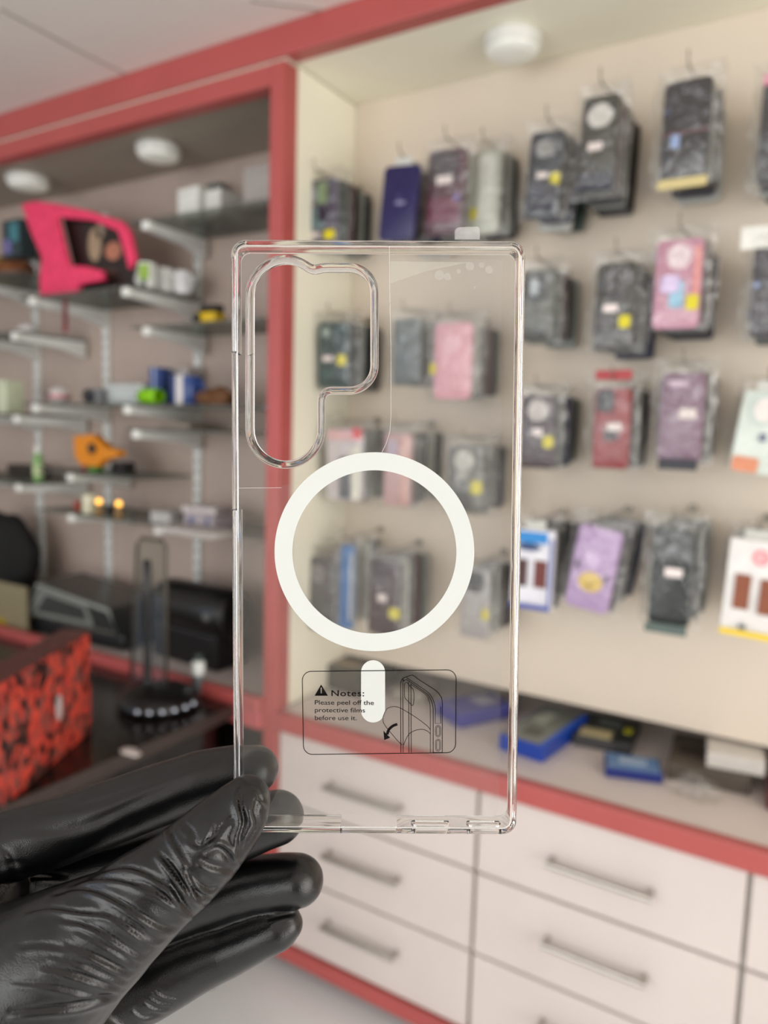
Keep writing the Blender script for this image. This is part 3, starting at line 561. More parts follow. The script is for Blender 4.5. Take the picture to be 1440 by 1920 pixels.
obj('body', bm, mat('black_cloth', '0e0e0e', .85), t, smooth=True)
crumple('tissue', 'white crumpled tissue in front of the black bag', 'tissue', 62, 1075, .04, ZT+.0, 4, mat('white_fabric', 'cfcbc8', .8, var=.1), (1.2, 1, .8)).location = (-2.30, 1.36, ZT+.001)
simplebox('beige_box', 'beige box in front of the black bag at the left edge', 'box', 12, ZT, 1.315, .20, .012, .15, '8d8468', 0, None, (('yellow_mark', 'b09a2a', .2, .5, .05, .25),))
t = thing('roll_printer', 'black barrel shaped printer at the right end of the side worktop', 'printer', (-1.47, 1.47, ZT), -.05)
obj('drum', lathe([(.05, -.15), (.066, -.142), (.07, -.12), (.07, .11), (.064, .13), (.05, .138)], 36, 'X', mtx=Matrix.Translation((0, 0, .145))), plain('131313', .3), t, smooth=True, sharp=.8)
obj('base', B(-.14, .12, -.06, .06, .0005, .1, bev=.01), plain('0f0f10', .4), t)
obj('knob', lathe([(.012, 0), (.012, .01), (.008, .013)], 20, 'Y', mtx=Matrix.Translation((.095, -.066, .15))), plain('6a6c6c', .25), t, smooth=True, sharp=.8)

# --- foreground glass counter with stand and red patterned box
XE = -1.165
t = thing('glass_counter', 'dark topped glass display counter in front of the side worktop', 'counter', (XE, 0, 0))
obj('top_board', B(-1.6, 0, .25, DF-.035, ZT-.02, ZT, bev=.003), mat('dark_glossy_top', '1c1512', .18, var=.3, scale=5), t)
obj('side_glass', B(-.012, -.004, .27, DF-.05, .30, ZT-.021), clear('counter_side_glass', (.6, .6, .6), .05, .0, .05), t)
obj('edge_strip', B(-.003, .002, .25, DF-.035, ZT-.03, ZT-.0005), mat('aluminium_strip', '4a423e', .35, metal=.6), t)
obj('plinth', B(-1.58, -.22, .28, DF-.06, 0, .30), plain('2b211d'), t)
obj('inner_shelf', B(-1.58, -.02, .28, DF-.06, .36, .368), plain('2a211e'), t)
obj('bottom_board', B(-1.58, -.004, .28, DF-.06, .301, .318), plain('2a211e'), t)
obj('inner_back', B(-1.58, -.22, .28, DF-.06, .369, ZT-.021), plain('2a1f1b'), t)
for i, (y, c, h, n) in enumerate(((.95, '8a4526', .10, 'rust brown'), (1.07, '5c4a40', .12, 'dark brown'), (.80, '6e3b28', .09, 'reddish brown'), (.64, '433a38', .11, 'black brown'), (1.17, '8c4a30', .08, 'orange brown'))):
    tag(obj('leather_wallet', B(-.05, .05, -.045, .045, 0, h, bev=.005), plain(c, .5), loc=(XE-.09, y, .3685)), '%s wallet box standing inside the glass counter' % n, 'wallet', 'wallets in the glass counter')
tag(obj('storage_box', B(-.046, .0, -.10, .10, 0, .17, bev=.006), plain('0e3a36', .4), loc=(-1.112, 1.14, 0.3)), 'dark teal box beside the glass counter by the red post', 'box')
tag(obj('box_stand', B(-.046, -.02, .02, .10, 0, .2995, bev=.004), plain('1c1816', .5), loc=(-1.112, 1.14, 0.0)), 'dark stand under the teal box', 'stand')
tag(crumple('paper_scrap', 'small white paper scrap on the dark counter edge', 'paper', 245, 1412, .012, ZT, 9, mat('white_fabric', 'cfcbc8', .8), (2.2, 1, .35)), 'small white paper scrap on the dark counter edge', 'paper')
# stand
sp = put(298, 1322)
t = thing('display_stand', 'black round based stand with studs and a tall clear plate', 'stand', sp, .1)
obj('base', lathe([(.07, 0), (.090, .004), (.094, .014), (.088, .028), (.062, .04), (.03, .046)], 48), plain('0b0b0c', .3), t, smooth=True, sharp=.9)
for i in range(6):
    a = -PI/2-.28+i*.30+YAW*.9
    bm = bmesh.new(); bmesh.ops.create_icosphere(bm, subdivisions=3, radius=.0075); obj('stud', bm, mat('chrome_stud', 'c8d4e4', .15, metal=.9), t, smooth=True, loc=(.091*math.cos(a), .091*math.sin(a), .017))
obj('pole', lathe([(.013, .04), (.010, .06), (.007, .15), (.009, .17), (.012, .25), (.010, .335), (.006, .34)], 20, mtx=Matrix.Translation((-.034, 0, 0))), plain('101010', .25), t, smooth=True, sharp=.8)
pl = [(-.085, .047), (.022, .047), (.022, .375), (.012, .388), (-.050, .388), (-.062, .375)]
obj('clear_plate', slab(pl, -.003, .003), M_ACRYL, t)
obj('plate_rim', tube([(x, -.0, z) for x, z in pl], .0042, 8, closed=True), plain('4a463c', .3), t, smooth=True)
t = thing('small_bottle', 'small white and black bottle on the right of the black stand', 'bottle', put(372, 1300), 0)
obj('bottle_body', lathe([(.011, 0), (.013, .002), (.013, .045), (.012, .048)], 20), plain('5b6468', .3), t, smooth=True, sharp=.8)
obj('shoulder', lathe([(.014, .0482), (.0155, .05), (.0155, .078), (.012, .082)], 20), plain('eef2f0', .35), t, smooth=True, sharp=.8)
obj('cap', lathe([(.010, .0822), (.010, .096), (.006, .098)], 20), plain('4a5a56', .3), t, smooth=True, sharp=.8)
# red patterned box
def redbox():
    m = bpy.data.materials.new('red_black_camouflage'); m.use_nodes = True; nt = m.node_tree; b = nt.nodes['Principled BSDF']
    tc = nt.nodes.new('ShaderNodeTexCoord'); v = nt.nodes.new('ShaderNodeTexVoronoi'); v.inputs['Scale'].default_value = 88
    mp = nt.nodes.new('ShaderNodeMapping'); mp.inputs['Scale'].default_value = (1, 1, .62); mp.inputs['Rotation'].default_value = (.35, 0, 0)
    nz = nt.nodes.new('ShaderNodeTexNoise'); nz.inputs['Scale'].default_value = 70; mxv = nt.nodes.new('ShaderNodeMixRGB'); mxv.inputs[0].default_value = .008
    nt.links.new(tc.outputs['Object'], mxv.inputs[1]); nt.links.new(nz.outputs['Color'], mxv.inputs[2]); nt.links.new(mxv.outputs[0], mp.inputs[0]); nt.links.new(mp.outputs[0], v.inputs['Vector'])
    sp_ = nt.nodes.new('ShaderNodeSeparateColor'); nt.links.new(v.outputs['Color'], sp_.inputs[0])
    r = nt.nodes.new('ShaderNodeValToRGB'); r.color_ramp.interpolation = 'CONSTANT'
    e = r.color_ramp.elements; e[0].color = lin('2a1a18'); e[0].position = 0; e[1].color = lin('7a4a44'); e[1].position = .26
    x = e.new(.42); x.color = lin('c2443a'); x = e.new(.62); x.color = lin('d8503f'); x = e.new(.86); x.color = lin('a24a42')
    nt.links.new(sp_.outputs[0], r.inputs[0]); nt.links.new(r.outputs[0], b.inputs['Base Color']); b.inputs['Roughness'].default_value = .35
    a = put(-12, 1530); bq = put(172, 1372)
    d = bq-a; L = math.hypot(d.x, d.y); an = math.atan2(d.y, d.x)
    t = thing('gift_box', 'red and black patterned box standing on the dark counter', 'box', (a.x, a.y, ZT), an)
    # face runs along local +x, body extends to local +y (away from the shop floor side)
    topz = [onZ(0, 0, 1)]  # height found from the image rows at both ends
    def hgt(p, py):   # height above worktop so that the top edge lies on the row py
        lo, hi = 0, .8
        for _ in range(40):
            m_ = (lo+hi)/2; q = np.array([p.x, p.y, ZT+m_])-CAM; row = 960-F0*(q@UP)/(q@FW)
            if row > py: lo = m_
            else: hi = m_
        return lo
    h = (hgt(a, 1282)+hgt(bq, 1195))/2
    bo = obj('carton', B(0, L, 0, .06, .0005, h, bev=.002), m, t)
    lp = [(L*.62+.011*math.cos(q*PI/8), h*.48+.026*math.sin(q*PI/8)) for q in range(16)]
    obj('white_emblem', slab(lp, -.0012, .0), plain('c9bdbd', .4), t)
    obj('lid_edge', B(-.001, L+.001, -.0012, .061, h, h+.004, bev=.001), plain('5a2a28', .4), t)
    return h
redbox()

# ------------------------------------------------------------------ the clear phone case in the hand
DC = .2165
CC = Vector(CAM + (FW + RT*(706-720)/F0 + UP*(960-1019)/F0)*DC)
rl = .006; tl = .053
ax = Vector(RT*math.cos(rl)-UP*math.sin(rl)).normalized()
ay0 = Vector(UP*math.cos(rl)+RT*math.sin(rl)); ay = (ay0*math.cos(tl)-Vector(FW)*math.sin(tl)).normalized()
az = ax.cross(ay).normalized()       # towards the camera
CM = Matrix(((ax.x, ay.x, az.x, CC.x), (ax.y, ay.y, az.y, CC.y), (ax.z, ay.z, az.z, CC.z), (0, 0, 0, 1)))
CI = CM.inverted()
def cp(px, py, zoff=0):
    """image point -> x,y on the back plate of the phone case"""
    d = Vector(ray(px, py)); o = Vector(CAM); n = az
    t = (CC+az*zoff-o).dot(n)/d.dot(n); q = CI @ (o+d*t); return (q.x, q.y)
case = thing('clear_phone_case', 'transparent phone case held by the gloved hand in front of the shop shelves', 'phone case')
case.matrix_world = CM
def arc(cx, cy, r, a0, a1, n):
    return [(cx+r*math.cos(math.radians(a0+(a1-a0)*i/n)), cy-r*math.sin(math.radians(a0+(a1-a0)*i/n))) for i in range(n+1)]
cont = [(460, y) for y in range(800, 556, -8)]+arc(536, 554, 76, 180, 50, 40)+[(590, 497.5), (597, 494.5), (606, 493.3)]+[(x, 493) for x in range(614, 652, 8)]+arc(655, 548, 55, 90, 0, 24)+[(710, y) for y in range(556, 682, 8)]+arc(655, 685, 55, 0, -90, 24)+[(x, 740) for x in range(647, 622, -8)]+arc(618, 748, 8, 90, 180, 6)+[(610, y) for y in range(756, 800, 8)]+arc(535, 804, 75, 0, -180, 44)
C2 = [Vector(cp(*p)) for p in cont]
def resample(P_, n):
    L = [0]
    for i in range(len(P_)): L.append(L[-1]+(P_[(i+1) % len(P_)]-P_[i]).length)
    out = []; j = 0
    for k in range(n):
        s = L[-1]*k/n
        while L[j+1] < s: j += 1
        f = (s-L[j])/max(1e-9, L[j+1]-L[j]); out.append(P_[j].lerp(P_[(j+1) % len(P_)], f))
    return out
C2 = resample(C2, 300)
for _ in range(2): C2 = [(C2[i-1]+C2[i]*2+C2[(i+1) % 300])/4 for i in range(300)]
def offs(P_, d):
    out = []; n = len(P_)
    for i in range(n):
        t = (P_[(i+1) % n]-P_[i-1]).normalized(); out.append(P_[i]+Vector((t.y, -t.x))*d)
    return out
ar = sum(a.x*b.y-b.x*a.y for a, b in zip(C2, C2[1:]+C2[:1]))
inw = 1 if ar < 0 else -1            # sign that offsets towards the hole
WC, HC, TC = .0841, .1732, .0108
def outer(ins, r): return [Vector(p) for p in rrect(WC-2*ins, HC-2*ins, max(.0003, r-ins), 8)]
def casemesh():
    bm = bmesh.new()
    def ring(P_, z): return [bm.verts.new((p.x, p.y, z)) for p in P_]
    def bridge(a, b):
        n = len(a)
        for i in range(n): bm.faces.new((a[i], a[(i+1) % n], b[(i+1) % n], b[i]))
    r = .0042
    prof = [(.0013, 0), (.0006, -.0002), (.00015, -.0006), (0, -.0013), (0, -TC+.0008), (.0002, -TC+.0002), (.0006, -TC), (.0010, -TC), (.0013, -TC+.0002), (.0014, -TC+.0007), (.0013, -TC+.0014), (.0012, -.0024), (.0014, -.0019), (.0019, -.0016)]
    R_ = [ring(outer(i, r), z) for i, z in prof]
    for a, b in zip(R_, R_[1:]): bridge(a, b)
    lp = [(0, 0), (.0001, .0004), (.0004, .0008), (.0008, .0010), (.0013, .00085), (.0018, .0005), (.0021, .0001), (.00235, -.0006), (.0024, -.0013), (.0023, -.0016)]
    H_ = [ring(offs(C2, inw*i), z) for i, z in lp]
    for a, b in zip(H_, H_[1:]): bridge(a, b)
    for a, b in ((R_[0], H_[0]), (R_[-1], H_[-1])):
        es = [bm.edges.get((l[i], l[(i+1) % len(l)])) for l in (a, b) for i in range(len(l))]
        bmesh.ops.triangle_fill(bm, use_beauty=True, use_dissolve=False, edges=es)
    bmesh.ops.recalc_face_normals(bm, faces=bm.faces)
    me = bpy.data.meshes.new('case_shell'); bm.to_mesh(me); bm.free(); return me
def cutter(x0, x1, y0, y1, z0, z1, bev=0):
    bm = B(x0, x1, y0, y1, z0, z1, bev=bev, seg=4); bmesh.ops.recalc_face_normals(bm, faces=bm.faces)
    me = bpy.data.meshes.new('cut'); bm.to_mesh(me); bm.free(); o = bpy.data.objects.new('cut', me); COL.objects.link(o); return o
me = casemesh(); tmp = bpy.data.objects.new('tmp', me); COL.objects.link(tmp)
X = lambda px: cp(px, 1560)[0]
Yv = lambda py: cp(437, py)[1]
cuts = [cutter(-WC/2-.001, -WC/2+.0030, Yv(958), Yv(656), -TC-.002, -.0030, bev=.0006),
        cutter(X(637), X(745), -HC/2-.001, -HC/2+.0030, -TC-.002, -.0032, bev=.0006),
        cutter(X(772), X(846), -HC/2-.002, -HC/2+.004, -.0078, -.0042, bev=.0016),
        cutter(X(878), X(944), -HC/2-.002, -HC/2+.004, -.0078, -.0042, bev=.0016)]
for c in cuts:
    md = tmp.modifiers.new('b', 'BOOLEAN'); md.operation = 'DIFFERENCE'; md.solver = 'EXACT'; md.object = c
bpy.context.view_layer.update()
me2 = bpy.data.meshes.new_from_object(tmp.evaluated_get(bpy.context.evaluated_depsgraph_get()))
for o in [tmp]+cuts: bpy.data.objects.remove(o, do_unlink=True)
me2.name = 'shell'
shell = obj('shell', me2, M_GLASS, case, smooth=True, sharp=math.radians(38))
for p_ in me2.polygons:
    if abs(p_.normal.z) > .9995 and p_.area > 2e-8: p_.use_smooth = False
# film, tab
M_RING = mat('magnet_ring_white', 'c5c8c5', .5, var=.01)
def flat(loop, z0, z1, name, m, parent, holes=None):
    bm = bmesh.new(); a = [bm.verts.new((x, y, z1)) for x, y in loop]; b = [bm.verts.new((x, y, z0)) for x, y in loop]
    n = len(loop); bm.faces.new(a); bm.faces.new(b[::-1])
    for i in range(n): bm.faces.new((a[i], b[i], b[(i+1) % n], a[(i+1) % n]))
    return obj(name, bm, m, parent)
def ringmesh(c, ro, ri, z0, z1, n=128):
    bm = bmesh.new(); rs = []
    for r, z in ((ro, z0), (ro, z1), (ri, z1), (ri, z0)): rs.append([bm.verts.new((c[0]+r*math.cos(2*PI*i/n), c[1]+r*math.sin(2*PI*i/n), z)) for i in range(n)])
    for k in range(4):
        a, b = rs[k], rs[(k+1) % 4]
        for i in range(n): bm.faces.new((a[i], a[(i+1) % n], b[(i+1) % n], b[i]))
    return bm
rc = cp(702, 1035.5); ru = abs(cp(889, 1035)[0]-cp(515, 1035)[0])/2; ri = abs(cp(856, 1035)[0]-cp(549, 1035)[0])/2
tag(obj('magnet_ring', ringmesh(rc, ru, ri, .00013, .00030), M_RING, case), 'matt white magnet ring')
pc = [cp(*p) for p in arc(699.5, 1260, 22.5, 0, 180, 20)+arc(699.5, 1331.5, 22.5, 180, 360, 20)]
tag(flat(pc, .00013, .00030, 'magnet_bar', M_RING, case), 'white rounded bar below the ring')
zf = .00006
fl = [cp(*p, zf) for p in [(730, 484), (940, 486), (944, 492)]+[(940, y) for y in range(540, 1300, 60)]+[(934, 1520), (930, 1528), (462, 1526), (457, 1520), (447, 930), (450, 920), (456, 915), (516, 914), (640, 884), (690, 862), (716, 840), (727, 822), (733, 800), (733, 700), (731, 600)]]
film = flat(fl, zf-.00003, zf, 'protective_film', M_FILM, case); tag(film, 'thin clear film inside the case')
tb = [cp(*p) for p in [(853, 448), (853, 432), (856, 427), (862, 425), (896, 424), (900, 428), (900, 448)]]
tabo = flat(tb, -.0006, -.0004, 'pull_tab', clear('tab_film', (.95, .93, .94), .05, .16, .1), film)
for i, (px, py, r) in enumerate(((881, 499, 8), (903, 497, 5), (917, 506, 7), (860, 509, 4), (839, 519, 6.5), (824, 516, 9), (890, 539, 2.5))):
    c = cp(px, py, zf); rr = r*DC/F0
    flat([(c[0]+rr*math.cos(q*PI/10), c[1]+rr*math.sin(q*PI/10)) for q in range(20)], zf+.00001, zf+.00003, 'air_bubble', M_BUB, film)
c = [cp(*p, zf) for p in [(732, 490), (880, 492), (800, 508), (760, 522), (732, 532)]]
flat(c, zf+.00001, zf+.00003, 'trapped_air_patch', clear('air_patch', (.98, .98, .96), .02, .07, .2), film)
# faint film edge lines and the filled-in edge at the notch
def ribbon(pts, w_, z, bm=None, closed=False):
    bm = bm or bmesh.new(); P_ = [Vector(p) for p in pts]; n = len(P_); a = []
    for i in range(n):
        if closed: t = P_[(i+1) % n]-P_[i-1]
        else: t = P_[min(i+1, n-1)]-P_[max(i-1, 0)]
        t = t.normalized(); nn = Vector((-t.y, t.x))*w_/2
        a.append((bm.verts.new((P_[i].x+nn.x, P_[i].y+nn.y, z)), bm.verts.new((P_[i].x-nn.x, P_[i].y-nn.y, z))))
    for i in range(n if closed else n-1):
        p, q = a[i], a[(i+1) % n]; bm.faces.new((p[0], p[1], q[1], q[0]))
    return bm
M_EDGE = clear('film_edge', (.9, .9, .9), .15, .4, .2)
obj('film_edge', ribbon([cp(*p, zf) for p in [(730, 462), (731, 560), (733, 650), (733, 780), (731, 810), (724, 832), (714, 852)]], .00014, zf+.00005), M_EDGE, film)
obj('film_edge', ribbon([cp(*p, zf) for p in [(439, 960), (439, 926), (443, 918), (450, 915), (528, 914.5)]], .00012, zf+.00005), M_EDGE, film)
# printed instruction label
M_INK = mat('black_ink', '0d090a', .8, var=.02, spec=.1)
lx = lambda x, y: cp(540+x/4.235, 1220+y/4.235)
zt = .00034
lb = [lx(*p) for p in arc(185, 232, 70, 180, 90, 8)+arc(1262, 222, 72, 90, 0, 8)+arc(1258, 735, 72, 0, -90, 8)+arc(195, 748, 72, -90, -180, 8)]
label = flat(lb, zt-.00003, zt, 'instruction_label', M_LABF, case); tag(label, 'clear sticker with a black printed notice')
zi = zt+.00003; px1 = DC/F0/4.235
bm = ribbon(lb, px1*6.5, zi, closed=True); obj('label_outline', bm, M_INK, label)
art = bmesh.new()
def ln(pts, w_=5): ribbon([lx(*p) for p in pts], px1*(w_+.8), zi, art)
def sm(pts, n=8):
    out = []
    for i in range(len(pts)-1):
        p0, p1, p2, p3 = pts[max(i-1, 0)], pts[i], pts[i+1], pts[min(i+2, len(pts)-1)]
        for k in range(n):
            t = k/n; out.append(tuple(.5*((2*p1[j])+(-p0[j]+p2[j])*t+(2*p0[j]-5*p1[j]+4*p2[j]-p3[j])*t*t+(-p0[j]+3*p1[j]-3*p2[j]+p3[j])*t**3) for j in (0, 1)))
    return out+[pts[-1]]
ln(sm([(896, 805), (894, 300), (896, 250), (910, 220), (935, 207), (980, 192), (1000, 198), (1040, 228), (1170, 312), (1205, 350), (1224, 400), (1224, 560), (1224, 805)]))
ln(sm([(914, 805), (912, 270), (920, 240), (940, 228), (960, 240), (1090, 330), (1125, 370), (1148, 430), (1152, 500), (1152, 805)]), 5)
ln(sm([(940, 210), (975, 235), (1100, 320), (1140, 365), (1165, 430), (1170, 500)]), 4)
ln(sm([(970, 262), (1080, 335), (1112, 372), (1128, 440), (1130, 560), (1130, 805)]), 4)
ln([(960, 805), (958, 245)]); ln([(978, 805), (976, 258)])
ln(sm([(925, 360), (924, 280), (930, 255), (944, 250), (955, 262), (975, 285), (992, 305), (1000, 340), (998, 410), (990, 430), (978, 425), (950, 395), (930, 375), (925, 355)]), 4)
ln(sm([(905, 745), (860, 700), (770, 590), (754, 545), (760, 510), (785, 460), (830, 442), (880, 448), (940, 480), (1020, 530), (1100, 590), (1128, 622)]), 4)
ln(sm([(918, 745), (930, 715), (960, 660), (1010, 630), (1070, 622), (1110, 638), (1130, 658)]), 4)
for y0, y1 in ((590, 682), (698, 795)):
    for ww in (0, 9):
        lp = arc(1191, y0+22, 20-ww, 180, 0, 8)+arc(1191, y1-22, 20-ww, 0, -180, 8)
        ribbon([lx(*p) for p in lp], px1*4, zi, art, closed=True)
ln([(1152, 805), (1228, 805)], 4); ln([(1168, 500), (1168, 575), (1212, 575), (1212, 440)], 4)
# arrow
ap = sm([(868, 580), (830, 596), (800, 625), (788, 662)]); ribbon([lx(*p) for p in ap], px1*22, zi, art)
vs = [art.verts.new((*lx(*p), zi)) for p in ((757, 632), (812, 688), (764, 706))]; art.faces.new(vs)
# warning triangle with a bare exclamation mark
tri = [(264, 266), (318, 355), (212, 355)]
for q in ([tri[0], (260, 290), (260, 330), (212, 355)], [tri[0], (318, 355), (269, 330), (269, 290)], [(260, 290), tri[0], (269, 290)], [(212, 355), (260, 330), (260, 336), (269, 336), (269, 330), (318, 355)], [(212, 355), (318, 355), (269, 347), (260, 347)], [(260, 336), (260, 347), (212, 355)], [(269, 336), (318, 355), (269, 347)]):
    try: art.faces.new([art.verts.new((*lx(*p), zi)) for p in q])
    except Exception: pass
obj('printed_drawing', art, M_INK, label)
def text(s, x, y, size, width=None, bold=0, name='printed_text', sp=1.0):
    cu = bpy.data.curves.new('t', 'FONT'); cu.body = s; cu.size = 1; cu.offset = bold; cu.space_character = sp
    o = bpy.data.objects.new('t', cu); COL.objects.link(o); bpy.context.view_layer.update()
    me = bpy.data.meshes.new_from_object(o.evaluated_get(bpy.context.evaluated_depsgraph_get())); bpy.data.objects.remove(o, do_unlink=True)
    co = np.empty(len(me.vertices)*3); me.vertices.foreach_get('co', co); co = co.reshape(-1, 3)
    p = lx(x, y); e = lx(x+(width or 100), y); sc = size*px1
    sx_ = (e[0]-p[0])/(co[:, 0].max()-co[:, 0].min()) if width else sc
    x0 = co[:, 0].min()
    for v in me.vertices: v.co = Vector((p[0]+(v.co.x-x0)*sx_, p[1]+v.co.y*sc, zi))
    me.name = name; oo = obj(name, me, M_INK, label); return oo
tag(text('Notes:', 345, 357, 68, 260, .012, sp=1.1), 'heading reading Notes:')
text('Please peel off the', 214, 425, 52, 468, .004)
text('protective films', 214, 485, 52, 398, .004)
text('before use it.', 214, 547, 52, 332, .004)

# ------------------------------------------------------------------ gloved hand
def hand():
    bm = bmesh.new()
    chains = {
     'thumb': [(462, 1500, .2110, 6.9), (447, 1522, .2100, 8.6), (423, 1550, .2092, 9.8), (386, 1590, .2080, 11.0), (334, 1636, .206, 11.9), (274, 1682, .204, 13.2), (215, 1732, .203, 14.6), (130, 1790, .203, 18.5), (50, 1850, .205, 23), (-60, 1930, .21, 27), (-250, 2050, .216, 29), (-700, 2350, .225, 32), (-1100, 2600, .235, 36)],
     'index': [(-260, 1650, .226, 15), (-120, 1618, .226, 12.6), (0, 1590, .228, 11.0), (120, 1555, .231, 10.5), (250, 1508, .2345, 9.9), (370, 1466, .2375, 9.5), (440, 1450, .239, 8.9), (480, 1440, .2395, 7.6)],
     'middle': [(40, 1690, .240, 13), (180, 1640, .244, 11), (320, 1600, .246, 10.2), (430, 1565, .2445, 9.6), (490, 1540, .2425, 9.3), (520, 1532, .2418, 8.8)],
     'ring': [(60, 1780, .240, 13), (230, 1735, .247, 11.4), (370, 1690, .2495, 10.2), (470, 1660, .248, 9.2), (530, 1652, .246, 8.8), (558, 1650, .245, 8.5)],
     'pinky': [(120, 1890, .238, 15), (200, 1878, .241, 13), (280, 1842, .244, 11.8), (350, 1806, .246, 10.8), (420, 1780, .246, 9.2), (480, 1755, .2445, 8.0), (520, 1741, .2430, 6.9), (538, 1733, .2425, 5.2)],
     'palm': [(60, 1720, .240, 17), (0, 1770, .237, 21), (-110, 1830, .232, 26), (-280, 1930, .226, 30)],
     'heel': [(150, 1960, .236, 19), (20, 1960, .230, 24), (-110, 1980, .225, 28)],
     'web': [(-40, 1690, .226, 14), (-160, 1740, .222, 20)],
    }
    for nm, ch in chains.items():
        pts = [(Vector(atD(a, b, c)), r/1000) for a, b, c, r in ch]
        for (p, r), (q, s) in zip(pts, pts[1:]):
            L = (q-p).length; n = max(2, int(L/(min(r, s)*.16)))
            for i in range(n+1):
                t = i/n; t2 = t
                bmesh.ops.create_icosphere(bm, subdivisions=3, radius=r+(s-r)*t2, matrix=Matrix.Translation(p.lerp(q, t)))
    me = bpy.data.meshes.new('h'); bm.to_mesh(me); bm.free()
    o = bpy.data.objects.new('h', me); COL.objects.link(o)
    md = o.modifiers.new('r', 'REMESH'); md.mode = 'VOXEL'; md.voxel_size = .00065
    md = o.modifiers.new('s', 'SMOOTH'); md.factor = .5; md.iterations = 14
    bpy.context.view_layer.update()
    me2 = bpy.data.meshes.new_from_object(o.evaluated_get(bpy.context.evaluated_depsgraph_get())); bpy.data.objects.remove(o, do_unlink=True)
    n = len(me2.vertices); co = np.empty(n*3, np.float64); me2.vertices.foreach_get('co', co); co = co.reshape(-1, 3)
    nr = np.empty(n*3, np.float32); me2.vertices.foreach_get('normal', nr); nr = nr.reshape(-1, 3).astype(float)
    d = co-CAM; z = d@FW; px = 720+F0*(d@RT)/z; py = 960-F0*(d@UP)/z
    face = np.clip(-(nr*d).sum(1)/np.linalg.norm(d, axis=1)*1.6+.2, 0, 1)
    disp = np.zeros(n)
    def fold(pts, wpx, amp, zmin, zmax, side=1):
        pts = np.array(sm(pts, 6), float); m = (z > zmin) & (z < zmax)
        bb = (px > pts[:, 0].min()-50) & (px < pts[:, 0].max()+50) & (py > pts[:, 1].min()-50) & (py < pts[:, 1].max()+50) & m
        ix = np.nonzero(bb)[0]
        if len(ix) == 0: return
        Q = np.stack([px[ix], py[ix]], 1); best = np.full(len(ix), 1e9); sg = np.zeros(len(ix)); par = np.zeros(len(ix)); K = len(pts)-1
        for k in range(K):
            a, b = pts[k], pts[k+1]; ab = b-a; t = np.clip(((Q-a)@ab)/(ab@ab), 0, 1); pr = a+t[:, None]*ab; dd = np.hypot(*(Q-pr).T)
            s = np.sign(ab[0]*(Q[:, 1]-a[1])-ab[1]*(Q[:, 0]-a[0])); u = dd < best
            best[u] = dd[u]; sg[u] = s[u]; par[u] = (k+t[u])/K
        sd = best*sg*side; tap = np.sin(np.pi*np.clip(par, 0, 1))**.55
        g = -1.0*np.exp(-(sd/wpx)**2)+.85*np.exp(-((sd-2.1*wpx)/(1.5*wpx))**2)
        disp[ix] += g*amp*1e-3*tap*face[ix]
    T = (.15, .222)
    base = [([(92, 1678), (150, 1664), (200, 1677), (250, 1705), (300, 1735), (335, 1742)], 4.5, .62), ([(117, 1664), (167, 1648), (222, 1648), (278, 1667), (305, 1680), (335, 1698)], 4, .5),
     ([(139, 1653), (194, 1631), (236, 1624), (278, 1637), (319, 1664), (339, 1692)], 4.5, .6), ([(42, 1712), (92, 1700), (150, 1708), (200, 1714), (236, 1734), (264, 1753), (286, 1778)], 4, .6),
     ([(111, 1723), (156, 1731), (194, 1748), (236, 1775), (272, 1795)], 4, .55), ([(119, 1767), (156, 1781), (194, 1800), (222, 1814), (247, 1825)], 4, .6), ([(75, 1814), (117, 1820), (161, 1832), (194, 1842), (233, 1856)], 4, .5),
     ([(14, 1898), (69, 1892), (139, 1884), (194, 1870), (222, 1864)], 5, .6), ([(140, 1744), (185, 1764), (230, 1790), (258, 1812)], 3.5, .35), ([(180, 1700), (225, 1722), (262, 1750), (296, 1768)], 3, .4), ([(205, 1702), (250, 1730), (285, 1758), (306, 1764)], 3, .35),
     ([(90, 1790), (150, 1806), (200, 1828), (240, 1842)], 3.5, .35), ([(20, 1840), (90, 1846), (150, 1858), (215, 1874)], 4, .35), ([(30, 1775), (80, 1770), (130, 1780), (170, 1795)], 5, .25),
     ([(230, 1650), (280, 1660), (320, 1690), (352, 1718)], 3.2, .4)]
    for p, w_, a in base: fold(p, w_, a*1.25, *T)
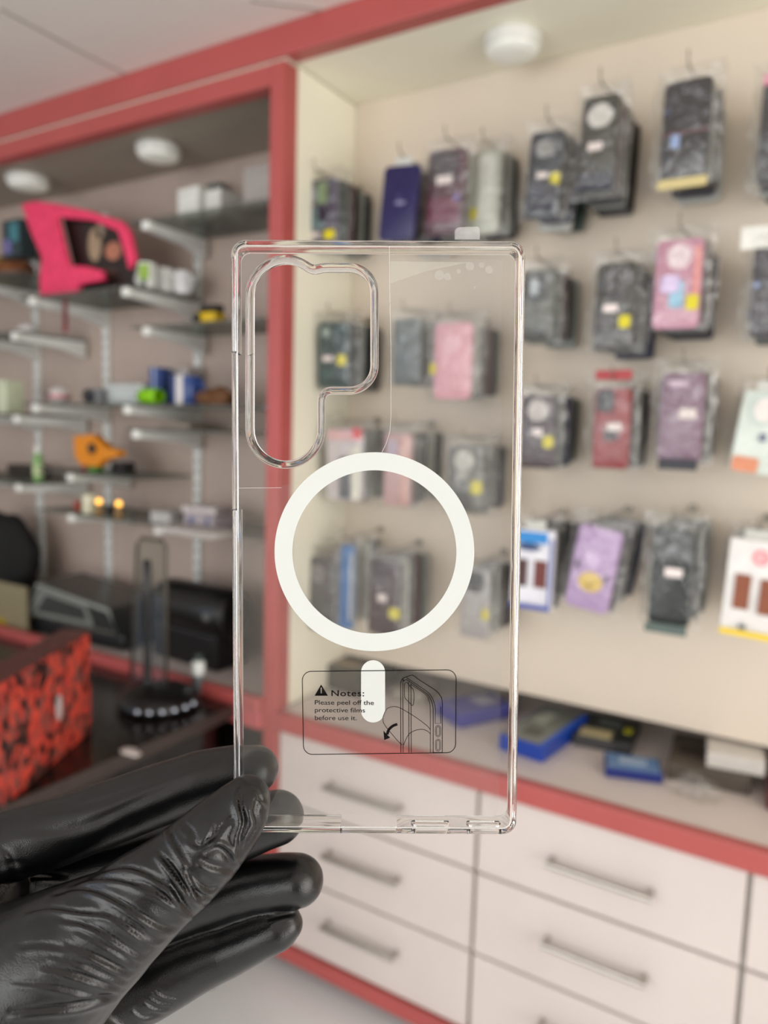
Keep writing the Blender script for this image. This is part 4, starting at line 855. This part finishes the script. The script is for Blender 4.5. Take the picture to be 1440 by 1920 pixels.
    mid = [([(350, 1632), (356, 1651), (372, 1675), (402, 1683)], 4, .8), ([(318, 1651), (331, 1672), (347, 1700), (372, 1722)], 4.5, .8), ([(376, 1592), (402, 1580), (423, 1586), (442, 1608), (448, 1632)], 5, -.8),
     ([(456, 1477), (451, 1505), (459, 1542), (450, 1575), (449, 1618)], 4.5, 1.1), ([(315, 1537), (320, 1564), (339, 1597), (356, 1624)], 4, .7), ([(293, 1594), (320, 1624), (346, 1662), (362, 1690)], 4, .8),
     ([(353, 1572), (372, 1586), (396, 1575), (420, 1545), (440, 1530)], 4, .6), ([(486, 1492), (478, 1520), (484, 1548), (466, 1578), (455, 1600)], 5, .7), ([(300, 1600), (330, 1640), (352, 1668), (380, 1690)], 3.5, .6),
     ([(360, 1640), (374, 1658), (392, 1668), (408, 1660)], 3.5, .6), ([(375, 1610), (395, 1622), (425, 1630), (446, 1640)], 5, .55), ([(400, 1545), (396, 1565), (380, 1590)], 4, .5), ([(340, 1540), (360, 1560), (368, 1590)], 5, .4),
     ([(480, 1480), (490, 1500), (500, 1510)], 3, .4), ([(360, 1660), (380, 1690), (400, 1705)], 3.5, .5)]
    for p, w_, a in mid: fold(p, w_, a*1.15, *T)
    idx = [([(60, 1520), (180, 1505), (290, 1462), (390, 1425)], 7, .35), ([(20, 1560), (150, 1550), (260, 1500), (360, 1458)], 8, .3), ([(0, 1620), (40, 1618), (62, 1630), (100, 1640)], 6, .4), ([(0, 1590), (20, 1605), (30, 1640)], 6, .3), ([(0, 1660), (60, 1640), (130, 1642)], 6, .5)]
    for p, w_, a in idx: fold(p, w_, a, .215, .26)
    pk = [([(280, 1866), (300, 1876), (325, 1878)], 3, .4), ([(272, 1876), (292, 1888), (318, 1886)], 3, .4), ([(290, 1853), (310, 1866), (335, 1869)], 3, .35), ([(500, 1724), (530, 1716), (552, 1712)], 4, .4), ([(250, 1890), (270, 1905), (300, 1898)], 3, .4)]
    for p, w_, a in pk: fold(p, w_, a, .22, .27)
    # gentle overall unevenness of thin rubber
    nn = np.array([noise.noise(Vector(c)*70)*.00035+noise.noise(Vector(c)*190)*.00010 for c in co])
    co += nr*(disp+nn)[:, None]
    me2.vertices.foreach_set('co', co.ravel()); me2.update()
    m = mat('black_nitrile', '070809', .27, var=.2, scale=60, spec=.52, bump=.12, bscale=2600)
    me2.name = 'gloved_hand'
    g = obj('gloved_hand', me2, m, smooth=True)
    tag(g, 'hand in a wrinkled black nitrile glove pinching the clear case at its lower left corner', 'hand')
hand()
